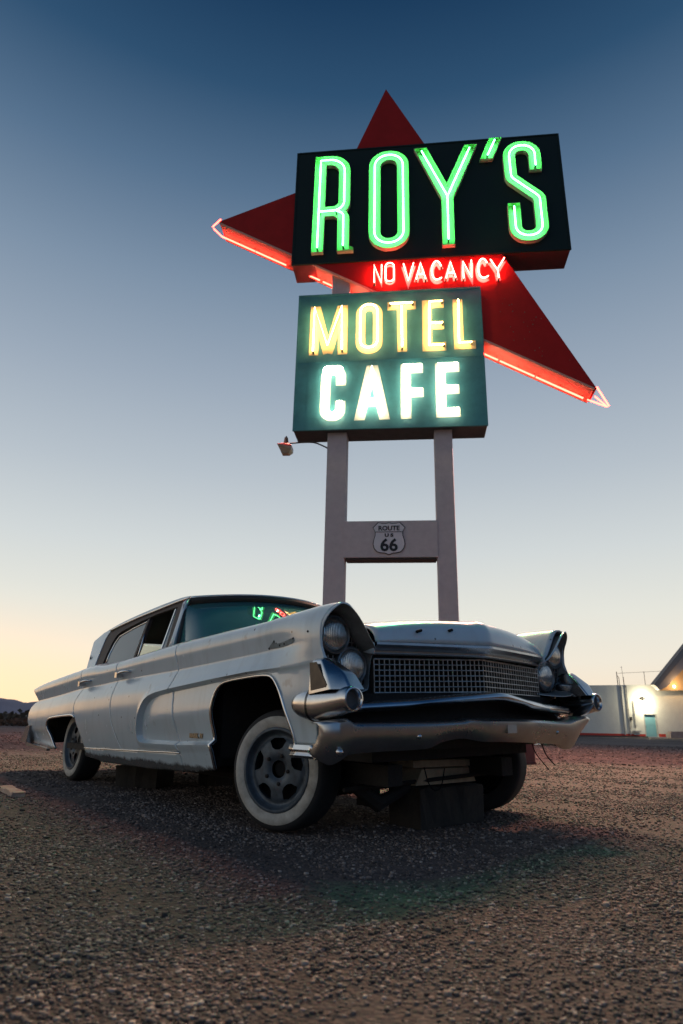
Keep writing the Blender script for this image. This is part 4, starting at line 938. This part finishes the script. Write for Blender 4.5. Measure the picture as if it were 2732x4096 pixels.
# window surrounds
def frame(outer, inner_, t0, t1):
    mb = MB(); n = len(outer); A = SL(outer, t1); B = SL(inner_, t1); C = SL(outer, t0); D = SL(inner_, t0); mb.add(A + B + C + D, [(i, i + n, (i + 1) % n + n, (i + 1) % n) for i in range(n)] + [(i + n, i + 3 * n, (i + 1) % n + 3 * n, (i + 1) % n + n) for i in range(n)] + [(i, (i + 1) % n, (i + 1) % n + 2 * n, i + 2 * n) for i in range(n)]); return mb
fo = [(-2.955, .99), (-3.02, 1.15), (-3.045, 1.25), (-3.03, 1.30), (-2.975, 1.335), (-2.81, 1.355), (-2.37, 1.393), (-2.0, 1.414), (-1.60, 1.425), (-1.575, 1.40), (-1.47, 1.0)]
fi = [(-2.79, .99), (-2.81, 1.10), (-2.815, 1.20), (-2.79, 1.262), (-2.72, 1.290), (-2.60, 1.310), (-2.33, 1.345), (-2.0, 1.372), (-1.66, 1.385), (-1.655, 1.37), (-1.515, 1.0)]
both('window_surround', frame(fo, fi, -.03, .0), M_frame, False, parent=[roof, roof])
# rear side glass with its bright frame, half wound down
rg = [(-2.745, .985), (-2.775, 1.10), (-2.770, 1.19), (-2.73, 1.250), (-2.46, 1.298), (-2.195, 1.330), (-2.12, 1.178), (-2.035, .985)]
both('door_glass', slab(rg, -.020, -.016), M_glass, False, parent=rdoor_o)
mb = MB(); mb.tube(SL(rg, -.014), .0065, 6); both('glass_frame', mb, M_trim, parent=rdoor_o)
mb = slab([(-2.115, .98), (-2.205, 1.345), (-2.165, 1.35), (-2.075, .98)], -.035, -.005); both('centre_pillar', mb, M_frame, False, parent=rdoor_o)
mb = slab([(-1.62, .99), (-1.705, 1.372), (-1.690, 1.374), (-1.60, .99)], -.018, -.004); both('vent_frame', mb, M_trim, False, parent=fdoor_o)
both('vent_glass', slab([(-1.60, .99), (-1.690, 1.370), (-1.60, 1.36), (-1.51, .99)], -.014, -.010), M_glass, False, parent=fdoor_o)
# reverse slanted back window
mb = MB(); mb.grid([[(-3.12, y, .95), (-3.27, y * .9, 1.29)] for y in np.linspace(-.78, .78, 9)]); mb.build('back_window', M_glass, car)
mb = MB(); mb.box((-3.42, -.80, .90), (-2.75, .80, .945)); mb.build('parcel_shelf', M_seat, car)

# ---- door handles, badges, scar
def handle(x, z, par):
    for s, p_ in ((1, par[0]), (-1, par[1])):
        mb = MB(); yb = float(flank_y(np.array([x]), np.array([z]))[0])
        mb.tube([(x + .07, -s * (yb - .02), z + .004), (x + .068, -s * (yb + .018), z + .006), (x + .045, -s * (yb + .034), z + .008), (x - .03, -s * (yb + .042), z + .003), (x - .105, -s * (yb + .040), z - .006)], [.008, .008, .010, .011, .010], 10)
        mb.box((x - .125, min(-s * (yb + .052), -s * (yb + .014)), z - .034), (x - .085, max(-s * (yb + .052), -s * (yb + .014)), z + .006)); mb.box((x - .11, min(-s * (yb + .025), -s * (yb - .03)), z - .028), (x - .09, max(-s * (yb + .025), -s * (yb - .03)), z - .006))
        o = mb.build('door_handle', M_chrome, p_, True, 40)
handle(-1.84, .885, fdoor_o); handle(-2.70, .850, rdoor_o)
def flank_text(s, x, z, size, par, y=-1):
    yb = float(flank_y(np.array([x]), np.array([z]))[0]); a = Matrix.Translation((x, -yb - .004, z)) @ Matrix.Rotation(R(90), 4, 'X'); return text_mesh(s, size, M_scr, par, 'model_badge', a, .005, .002, 1.15)
M_scr = mat('worn_badge', (.30, .25, .18), .4, .8)
flank_text('MARK  IV', -.688, .452, .036, fend_o[0])
V, T = panel(smoothpoly([(.085, .915), (.10, .93), (.145, .955), (.16, .935), (.24, .938), (.36, .952), (.368, .925), (.25, .914), (.16, .912)], 1), .012, lambda x, z: np.stack([x, -flank_y(x, z) - .0015, z], -1))
mb = MB(); mb.add(V.tolist(), T); mb.build('missing_script_scar', M_scar, fend_o[0], True)
for x, z in ((.092, .917), (.146, .95), (.20, .925), (.25, .928), (.352, .946), (.50, .965)):
    y = float(flank_y(np.array([x]), np.array([z]))[0]); mb = MB(); mb.tube([(x, -y + .002, z), (x, -y - .003, z)], .0055, 7); mb.build('script_hole', M_black, fend_o[0])

# ---- cabin
mb = MB(); mb.box((-3.3, -.90, .30), (-.50, .90, .345)); mb.box((-4.4, -.60, .33), (-3.3, .60, .50)); mb.box((-1.02, -.88, .345), (-.98, .88, 1.0)); mb.box((-2.98, -.70, .345), (-2.92, .70, .94))
mb.box((-2.68, -.93, .345), (-1.04, -.86, .93)); mb.box((-2.68, .86, .345), (-1.04, .93, .93))
mb.build('floor_pan', M_under, car)
mb = MB(); mb.box((-.98, -.50, .30), (-.25, .50, .86)); mb.box((-.25, -.50, .44), (.60, .50, .92)); mb.box((-.98, -.86, .86), (.54, .86, .98)); mb.box((-4.35, -.58, .5), (-2.98, .58, .86)); mb.box((-4.35, -.86, .66), (-2.98, .86, .84)); build_each(mb, 'wheel_housing', M_black, car)
mb = MB(); mb.box((-.98, -.885, .30), (-.50, -.50, .86)); mb.box((-.98, .50, .30), (-.50, .885, .86)); mb.box((-4.35, -.86, .33), (-3.78, -.58, .66)); mb.box((-4.35, .58, .33), (-3.78, .86, .66)); build_each(mb, 'wheel_housing', M_under, car)
mb = MB(); mb.box((.40, -.88, .56), (.55, .88, .90)); mb.box((.36, -.88, .45), (.50, -.62, .60)); mb.box((.36, .62, .45), (.50, .88, .60)); mb.build('radiator_support', M_black, car)
def seat(x, name):
    mb = MB(); mb.box((x, -.70, .45), (x + .50, .70, .66)); o = mb.build(name + '_cushion', M_seat, car); smooth_mod(o, bev=.05)
    mb = MB(); mb.box((x - .10, -.70, .55), (x + .06, .70, 1.04)); o = mb.build(name + '_backrest', M_seat, car); smooth_mod(o, bev=.05)
seat(-2.05, 'front_seat'); seat(-2.85, 'rear_seat')
mb = MB(); mb.box((-1.25, -.80, .86), (-.98, .80, 1.03)); o = mb.build('dashboard', M_seat, car); smooth_mod(o, bev=.03)
mb = MB(); mb.lathe([(.19 + .012 * math.cos(a), .012 * math.sin(a)) for a in np.linspace(0, 2 * math.pi, 9)], 30, 'x'); mb.tube([(0, 0, -.19), (0, 0, .19)], .008, 6); mb.tube([(.35, 0, 0), (0, 0, 0)], .015, 8); o = mb.build('steering_wheel', M_seal, car, True); o.location = (-1.42, .38, 1.0); o.rotation_euler = (0, R(25), 0)

# ---- chassis pieces hanging under the front
mb = MB()
mb.box((-.16, -.60, .17), (.10, -.30, .34)); mb.box((-.16, .30, .17), (.10, .60, .34)); mb.box((-.20, -.62, .345), (.20, .62, .45)); mb.box((-4.2, -.50, .24), (.50, -.40, .34)); mb.box((-4.2, .40, .24), (.50, .50, .34)); mb.box((.28, -.62, .36), (.52, .62, .48))
mb.tube([(.0, -.74, .26), (.06, -.45, .20), (.1, -.1, .21)], [.03, .035, .03], 8); mb.tube([(.0, .74, .26), (.06, .45, .20), (.1, .1, .21)], [.03, .035, .03], 8)
mb.tube([(.22, -.50, .23), (.24, -.34, .13), (.26, -.22, .17), (.27, 0, .24)], [.03, .045, .03, .02], 8); mb.tube([(.30, -.62, .22), (.30, .62, .24)], .012, 6)
mb.box((.14, -.40, .12), (.22, -.30, .22)); mb.box((-2.6, -.2, .20), (-2.2, .2, .33)); mb.tube([(-2.6, -.62, .24), (-1.1, -.55, .22), (-.6, -.5, .22)], .035, 8)
ch_ = mb.build('chassis_frame', M_under, car)
tb = MB(); tb.tube(smoothpoly([(.42, -.16, .31), (.42, -.13, .22), (.42, -.08, .185), (.42, -.03, .20), (.43, -.01, .30)], 2, False), .0035, 6); tb.tube(smoothpoly([(.60, .56, .44), (.61, .58, .36), (.63, .62, .31), (.63, .67, .27)], 2, False), .003, 6); tb.tube(smoothpoly([(.60, .66, .43), (.61, .68, .35), (.63, .71, .31), (.63, .74, .29)], 2, False), .0035, 6); build_each(tb, 'loose_wire', M_black, car, True)

# ---- wheels
def disc_mesh():
    R1 = .176; hole = [(.044 * math.cos(a), .044 * math.sin(a)) for a in np.linspace(0, 2 * math.pi, 24, endpoint=False)]; holes = [hole]
    for k in range(5):
        a0 = 2 * math.pi * k / 5 + .35
        holes.append([(r * math.cos(a0 + d), r * math.sin(a0 + d)) for r, d in ((.098, -.14), (.112, -.30), (.150, -.36), (.158, -.18), (.158, .18), (.150, .36), (.112, .30), (.098, .14))])
    outl = [(R1 * math.cos(a), R1 * math.sin(a)) for a in np.linspace(0, 2 * math.pi, 72, endpoint=False)]
    yr_ = tab([(.0, -.070), (.044, -.070), (.06, -.082), (.085, -.088), (.12, -.084), (.15, -.078), (.165, -.068), (.176, -.072)])
    return panel(outl, .009, lambda a, b: np.stack([a, yr_(np.hypot(a, b)), b], -1), holes)
DV, DT = disc_mesh(); DV = DV.tolist()
def make_wheel():
    w = empty('wheel'); w.parent = car
    mb = MB(); mb.lathe([(.198, -.088), (.213, -.0975)], 72, mi=0); mb.lathe([(.265, -.099), (.276, -.096), (.288, -.088), (.297, -.074), (.300, -.06), (.3005, -.02), (.3005, .02), (.300, .06), (.297, .074), (.285, .092), (.25, .098), (.205, .088)], 72)
    for k in range(-4, 5): pass
    ty = mb.build('tyre', M_rubber, w, True, 50)
    mb = MB(); mb.lathe([(.211, -.0973), (.220, -.1015), (.245, -.1035), (.262, -.1015), (.2675, -.0975)], 72); mb.build('whitewall', M_ww, ty, True, 50)
    mb = MB(); mb.lathe([(.212, -.092), (.209, -.101), (.204, -.104), (.196, -.103), (.190, -.096), (.186, -.084), (.180, -.076), (.175, -.072), (.174, .08)], 72); mb.add(DV, [t for t in DT]); mb.build('rim', M_rim, w, True, 40)
    mb = MB(); mb.lathe([(.0005, -.052), (.035, -.052), (.042, -.045), (.046, 0), (.075, .0), (.078, -.02), (.170, -.018), (.171, .05)], 36); mb.build('hub', M_black, w, True, 40)
    mb = MB()
    for k in range(5):
        a = 2 * math.pi * k / 5 - .1; mb.lathe([(.010, -.078), (.010, -.092), (.007, -.094), (.0005, -.095)], 8, 'y', (.072 * math.cos(a), 0, .072 * math.sin(a)))
    build_each(mb, 'lug_nut', M_under, w, True)
    return w
BI = CM.inverted()
def place(w, x, y, z, steer, flip):
    L_ = BI @ GMt @ Matrix.Translation((x, y, z)) @ Matrix.Rotation(steer + (math.pi if flip else 0), 4, 'Z'); w.matrix_local = L_
w0 = make_wheel()
def copytree(o, par):
    c = o.copy(); COL.objects.link(c); c.parent = par
    for ch in list(o.children): copytree(ch, c)
    return c
ST = .3514; n_in = .10
def spin(w, a): pass
place(w0, 0 - math.sin(ST) * n_in, -.8453 + math.cos(ST) * n_in, .2878, ST, False)
w1 = copytree(w0, car); place(w1, 0, .80, .300, ST, True)
w2 = copytree(w0, car); place(w2, -3.327, -.85 + n_in, .2878, 0, False)
w3 = copytree(w0, car); place(w3, -3.327, .78, .295, 0, True)

# ---- what holds the car up and the timber on the ground
M_tie = mat('charred_timber', (.022, .018, .015), .85, noise=(12, .7, (.05, .04, .03)), bump=(26, .6, .01))
M_board = mat('weathered_board', (.50, .38, .24), .8, noise=(14, .7, (.32, .24, .16)), bump=(30, .5, .006))
def timber(name, c, dims, rot, m_, label, cat, jag=.008, group=None, seg=6, taper=0):
    lx, ly, lz = dims; mb = MB(); rows = []
    for i in range(seg + 1):
        x = -lx / 2 + lx * i / seg; row = []
        for (sy, sz) in ((-1, 0), (-.9, .0), (.9, 0), (1, .06), (1, .94), (.94, 1), (-.94, 1), (-1, .94)):
            row.append((x * (1 - taper * max(0, sz)) + random.uniform(-jag, jag), sy * ly / 2 + random.uniform(-jag, jag) * .6, sz * lz + (random.uniform(-jag, 0) if sz > .5 else 0)))
        rows.append(row)
    mb.grid(rows, closed=True); n = len(rows[0]); b = len(mb.v); mb.f += [tuple(range(n))[::-1], tuple(b - n + k for k in range(n))]; mb.m += [0, 0]
    o = mb.build(name, m_); o.matrix_world = Matrix.Translation(c) @ Matrix.Rotation(rot, 4, 'Z'); tag(o, label, cat, group); return o
timber('timber_block', (.597, 4.055, -.01), (.61, .22, .215), .77, M_tie, 'big charred timber block standing on the gravel under the front axle', 'block', .016, seg=9)
timber('wooden_board', (.575, 4.075, .206), (.60, .20, .088), .80, M_board, 'thick tan board lying on the charred block under the front of the car', 'board', .006, taper=.18)
timber('wooden_board', (.60, 4.10, .296), (.64, .19, .040), .74, M_board, 'thin plank on top of the front block stack, right under the chassis', 'board', .003)
timber('timber_block', (-1.60, 5.80, -.01), (.36, .30, .175), -.24, M_tie, 'wide black block under the sill behind the front wheel, nearer the rear wheel', 'block', .012)
timber('timber_block', (-1.70, 5.86, .165), (.24, .24, .085), -.2, M_tie, 'small black block stacked on the wide block under the sill', 'block', .008)
timber('timber_block', (-1.03, 5.98, -.01), (.22, .22, .135), -.63, M_tie, 'rounded black block under the sill close to the front wheel', 'block', .012)
timber('timber_block', (-.66, 5.55, -.01), (.28, .16, .10), -.3, M_tie, 'low black block lying just behind the front whitewall tyre', 'block', .012)
M_chip = mat('broken_pale_wood', (.55, .40, .30), .8, noise=(18, .7, (.34, .22, .16)), bump=(40, .5, .005))
timber('broken_plank', (-2.33, 5.02, -.004), (.50, .085, .034), -.953, M_chip, 'broken piece of pale wood lying on the gravel at the left edge', 'plank', .010, seg=9)
M_bol = mat('red_brown_post_paint', (.16, .05, .04), .7, noise=(10, .6, (.10, .04, .035)))
mb = MB(); mb.box((-.085, -.085, -.05), (.085, .085, .40)); mb.box((-.095, -.095, -.05), (.095, .095, .03)); mb.box((-.07, -.07, .40), (.07, .07, .415)); o = mb.build('short_post', M_bol); o.matrix_world = Matrix.Translation((2.95, 10.55, 0)) @ Matrix.Rotation(.3, 4, 'Z'); smooth_mod(o, bev=.006); tag(o, 'short red brown post in the lot behind the right front tyre', 'post')

# ------------------------------------------------------------------ motel building on the right
BM = Matrix.Translation((22.81, 50.0, 0)) @ Matrix.Rotation(.15, 4, 'Z')
bld = empty('motel_building', mat=BM); tag(bld, 'long low white stucco building with red base stripe and a lit blue door', 'building')
M_stucco = mat('white_stucco', (.80, .76, .66), .9, noise=(1.5, .5, (.68, .64, .55)), bump=(9, .5, .03))
M_stripe = mat('red_base_stripe', (.62, .05, .03), .7, noise=(6, .4, (.38, .04, .03)))
M_door = mat('pale_blue_door', (.20, .42, .46), .5, noise=(4, .3, (.17, .37, .40)))
M_pipe = mat('rusty_pipe', (.13, .07, .05), .7); M_conc = mat('dark_concrete', (.07, .065, .06), .9, noise=(6, .6, (.12, .11, .10)))
M_wpipe = mat('painted_conduit', (.52, .50, .46), .7)
ztop = lambda u: 3.60 + .035 * (u + 4.3)
mb = MB(); DU0, DU1, DZ = .15, 1.08, 1.655
def wallbox(u0, u1, z0, w0=0, w1=.3, zt=None):
    a, b = (ztop(u0), ztop(u1)) if zt is None else (zt, zt)
    V = [(u0, w0, z0), (u1, w0, z0), (u1, w1, z0), (u0, w1, z0), (u0, w0, a), (u1, w0, b), (u1, w1, b), (u0, w1, a)]
    mb.add(V, [(3, 2, 1, 0), (4, 5, 6, 7), (0, 1, 5, 4), (1, 2, 6, 5), (2, 3, 7, 6), (3, 0, 4, 7)])
wallbox(-16, DU0, -.1); wallbox(DU1, 16, -.1); wallbox(DU0, DU1, DZ, .0, .3); mb.box((-16, .3, -.1), (-15.7, 9, 2.9)); mb.box((-15.7, 8.7, -.1), (16, 9, 3.0)); mb.box((-15.7, .3, 3.0), (16, 8.7, 3.1))
mb.build('wall', M_stucco, bld)
mb = MB(); mb.box((-16, -.006, -.1), (DU0 - .05, 0, .22)); mb.box((DU1 + .05, -.006, -.1), (1.72, 0, .26)); mb.build('base_stripe', M_stripe, bld)
mb = MB(); mb.box((DU0, .10, 0), (DU1, .14, DZ - .04)); d_ = mb.build('door', M_door, bld)
mb = MB(); mb.box((DU0 + .10, .092, .18), (DU1 - .10, .0995, .78)); mb.box((DU0 + .10, .092, .88), (DU1 - .10, .0995, DZ - .16)); mb.build('door_panel', M_door, d_)
mb = MB(); mb.lathe([(.03, 0), (.035, -.02), (.02, -.05), (.0005, -.055)], 12, 'y', (DU0 + .09, .092, .80)); mb.build('handle', M_trim, d_)
mb = MB(); mb.box((DU0 - .06, -.03, 0), (DU0, .12, DZ + .04)); mb.box((DU1, -.03, 0), (DU1 + .06, .12, DZ + .04)); mb.box((DU0, -.03, DZ - .04), (DU1, .12, DZ + .04)); mb.build('door_frame', M_wpipe, bld)
mb = MB(); mb.box((DU0 - .1, -.6, -.05), (DU1 + .3, 0, .05)); mb.build('door_step', M_wpipe, bld)
mb = MB(); mb.box((-16, -.35, -.05), (DU0 - .1, -.01, .075)); mb.box((-16, -.01, -.05), (-15.99, 0, 0)); mb.build('kerb', M_conc, bld)
mb = MB(); mb.box((1.74, -.55, -.05), (12, -.25, .46)); o = mb.build('planter_wall', mat('pinkish_block_wall', (.34, .27, .25), .85, noise=(5, .6, (.22, .17, .16))), bld); smooth_mod(o, bev=.02)
for (u, r, zt_, zb_) in ((-1.56, .045, None, .15), (-1.14, .035, None, .15), (-.66, .03, 2.56, .62)):
    mb = MB(); zt1 = ztop(u) if zt_ is None else zt_; mb.tube([(u, -.05, zb_), (u + .06, -.05, zt1)], r, 8)
    for z in np.linspace(zb_ + .2, zt1 - .2, 3): mb.box((u - .07, -.06, z), (u + .13, .0, z + .04))
    mb.build('wall_conduit', M_wpipe, bld)
mb = MB(); mb.box((-1.02, -.12, 1.18), (-.90, 0, 1.42)); mb.tube([(-.96, -.05, 1.18), (-1.05, -.05, .7), (-1.14, -.05, .45)], .015, 6); mb.build('meter_box', M_conc, bld)
mb = MB(); mb.box((-.92, -.30, .36), (-.42, 0, .46)); mb.box((-.88, -.20, .16), (-.50, 0, .34)); mb.build('vent_box', M_wpipe, bld)
rail_o = MB()
P_ = [(-1.55, .2), (-1.40, .2), (-1.06, .2), (.68, .2)]
rail_o.tube([(-1.60, .15, 3.6), (-1.61, .15, 4.68)], .030, 8); rail_o.tube([(-1.46, .15, 3.6), (-1.46, .15, 4.28), (-1.56, .15, 4.33), (-1.56, .15, 4.40)], .022, 8)
rail_o.tube([(-1.10, .15, 3.6), (-1.10, .15, 4.31)], .030, 8); rail_o.tube([(-1.12, .15, 4.3), (-1.15, .15, 5.1)], .012, 6); rail_o.tube([(-1.26, .15, 5.02), (-1.06, .15, 5.04)], .008, 5)
rail_o.tube([(.67, .15, 3.7), (.67, .15, 4.77)], .020, 8); rail_o.tube([(-1.5, .15, 4.57), (2.28, .15, 4.86)], .014, 6); rail_o.tube([(2.28, .15, 3.7), (2.28, .15, 4.86)], .020, 8); rail_o.build('roof_pipe_rail', M_pipe, bld, True)
wl = empty('wall_lamp'); wl.parent = bld; wl.location = (.18, 0, 2.62)
mb = MB(); mb.tube([(0, .0, .18), (0, -.16, .20), (0, -.22, .12)], .018, 8); mb.lathe([(.03, .12), (.05, .10), (.17, .0), (.175, -.01)], 20, 'z', (0, -.22, 0)); mb.build('lamp_shade', mat('enamel_lamp_shade', (.6, .6, .55), .4), wl, True, 40)
mb = MB(); mb.lathe([(.0005, -.10), (.05, -.08), (.07, -.03), (.05, .02), (.03, .06)], 16, 'z', (0, -.22, 0)); mb.build('bulb', emit('lit_bulb', (1, .95, .68), 60), wl, True)
ld = bpy.data.lights.new('bulb_light', 'POINT'); ld.energy = 190; ld.color = (1, .93, .68); ld.shadow_soft_size = .06; lo = bpy.data.objects.new('bulb_light', ld); COL.objects.link(lo); lo.parent = wl; lo.location = (0, -.60, -.16)

# the office roof that swoops up beyond the right edge of the frame
cn = empty('sloping_canopy', mat=BM @ Matrix.Translation((0, -1.2, 0))); tag(cn, 'corner of a steep upswept roof with warm lit soffit at the right edge', 'canopy')
M_fas = mat('grey_fascia', (.30, .26, .235), .7, noise=(3, .4, (.23, .20, .18))); M_fasl = mat('pale_fascia', (.40, .36, .34), .7); M_sof = mat('tan_soffit', (.52, .36, .20), .7)
def cprism(poly, w0, w1, name, m_): 
    mb = MB(); mb.prism(poly, w0, w1, lambda u, z, w: (u, w, z)); return mb.build(name, m_, cn)
k_ = .976
sc_ = lambda P: [((u + 30) * k_ - 30, .5236 + (z - .5236) * k_) for u, z in P]
cprism(sc_([(1.20, 3.80), (4.18, 6.74), (9, 11.5), (9, 10.7), (4.07, 6.04), (1.50, 3.63)]), 0, .5, 'roof_edge', M_fas)
cprism(sc_([(1.51, 3.64), (4.06, 6.03), (9, 10.68), (9, 9.4), (3.9, 5.01), (2.41, 3.71), (1.73, 3.41)]), .12, .5, 'fascia', M_fasl)
cprism(sc_([(1.73, 3.40), (2.41, 3.70), (3.9, 5.0), (9, 9.3), (9, 3.62), (3.66, 3.48)]), .55, .6, 'soffit', M_sof)
mb = MB(); q_ = sc_([(3.28, 3.75)])[0]; mb.lathe([(.0005, -.06), (.06, -.05), (.11, .0)], 16, 'y', (q_[0], .54, q_[1])); mb.build('soffit_lamp', emit('lit_soffit_lamp', (1, .72, .35), 14), cn, True)
for du in (0, 2.2):
    ld = bpy.data.lights.new('soffit_light', 'POINT'); ld.energy = 55; ld.color = (1, .62, .28); ld.shadow_soft_size = .08; lo = bpy.data.objects.new('soffit_light', ld); COL.objects.link(lo); lo.parent = cn; lo.location = (q_[0] + du, -.1, q_[1] + .1)
cprism([(6.6, -.1), (7.4, -.1), (7.4, 3.9), (6.6, 3.9)], .3, 1.0, 'support_pier', M_stucco)

# ------------------------------------------------------------------ hills, scrub and far trailers on the left
M_hill = mat('hazy_hill_rock', (.42, .33, .36), .95, spec=.1, noise=(.0012, .6, (.33, .26, .29)))  # pale purple rock with the distance haze put into its colour
def hills():
    prof = [(-75, 1.0), (-60, 1.5), (-50, 1.1), (-42, 1.5), (-36, 1.15), (-31, 1.35), (-28.5, 1.15), (-27.2, 1.28), (-26.8, 1.30), (-26.2, 1.21), (-25.8, 1.20), (-25.4, 1.10), (-25.0, 1.0), (-24.6, 1.06), (-23.5, 1.2), (-21, .8), (-18, .95), (-14, .5), (-9, .42), (-4, .25), (3, .35), (12, .3), (22, .5), (34, .4), (48, .9), (60, .6)]
    f = tab(prof); azs = np.arange(-75, 60.01, .12); rows = []
    rr_ = np.random.default_rng(3); n1 = np.convolve(rr_.normal(size=len(azs) + 8), np.ones(4) / 4, 'same')[:len(azs)]
    for j, (d, hh) in enumerate(((6500, 0), (7200, .30), (7900, .62), (8600, .86), (9300, 1.0), (10200, .4), (11000, -.1))):
        n2 = np.convolve(rr_.normal(size=len(azs) + 20), np.ones(7) / 7, 'same')[:len(azs)]
        rows.append([(d * math.sin(R(a)), d * math.cos(R(a)), math.tan(R(float(f(a)) )) * 9300 * hh + (n2[i] * 22 if 0 < hh < 1 else n1[i] * 4) - (25 if hh <= 0 else 0)) for i, a in enumerate(azs)])
    mb = MB(); mb.grid(rows, flip=True); tag(mb.build('hills', M_hill, None, True), kind='structure')
hills()
def scrub():
    r = np.random.default_rng(11); V = []; F = []; b = 0
    n = 5200
    for i in range(n):
        az = R(r.uniform(-42, -14)); d = 42 * (1500 / 42) ** (r.random() ** 1.15); x, y = d * math.sin(az), d * math.cos(az); z = float(far_z(np.array([x]), np.array([y]))[0]); s = r.uniform(.5, 1.1) * (1 + d / 900)
        if d < 60: s *= .45
        for k in range(9 if d > 200 else 16):
            c = np.array([x, y, z]) + np.array([r.normal() * .5, r.normal() * .5, abs(r.normal()) * .35 + .1]) * s; a = r.normal(size=3); a /= np.linalg.norm(a); e = r.normal(size=3); e -= a * e.dot(a); e /= np.linalg.norm(e); q = s * r.uniform(.12, .3)
            V += [c - a * q, c + e * q, c + a * q, c - e * q]; F.append((b, b + 1, b + 2, b + 3)); b += 4
    me = bpy.data.meshes.new('scrub'); me.from_pydata([tuple(map(float, v)) for v in V], [], F); me.update(); o = bpy.data.objects.new('desert_scrub', me); COL.objects.link(o); me.materials.append(mat('creosote_leaves', (.055, .05, .032), .9, noise=(.08, .8, (.10, .07, .045)))); tag(o, 'dark low desert bushes spread over the plain below the hills', 'bushes', kind='stuff')
scrub()
M_trl = mat('white_trailer_paint', (.55, .55, .56), .5)
for i, (az, w, h, lab) in enumerate(((-25.36, 3.2, 1.9, 'small white trailer far out on the plain, the left one of two'), (-24.93, 3.6, 1.5, 'small white trailer far out on the plain, the right one nearest the tail fin'))):
    d = 470; x, y = d * math.sin(R(az)), d * math.cos(R(az)); z = float(far_z(np.array([x]), np.array([y]))[0])
    t = empty('travel_trailer', mat=Matrix.Translation((x, y, z)) @ Matrix.Rotation(-R(az) , 4, 'Z')); tag(t, lab, 'trailer', 'trailers far out on the plain')
    mb = MB(); mb.box((-w / 2, -1, .45), (w / 2, 1, h)); o = mb.build('body', M_trl, t); smooth_mod(o, bev=.2); mb = MB(); mb.box((-w / 4, -1.03, h * .55), (w / 4, -1.005, h * .8)); mb.build('window', M_seal, t)
    for s in (-.5, .5):
        mb = MB(); mb.lathe([(.0005, -.1), (.35, -.1), (.35, .1), (.0005, .1)], 16, 'y', (s, -.9, .35)); mb.build('wheel', M_rubber, t, True, 40)
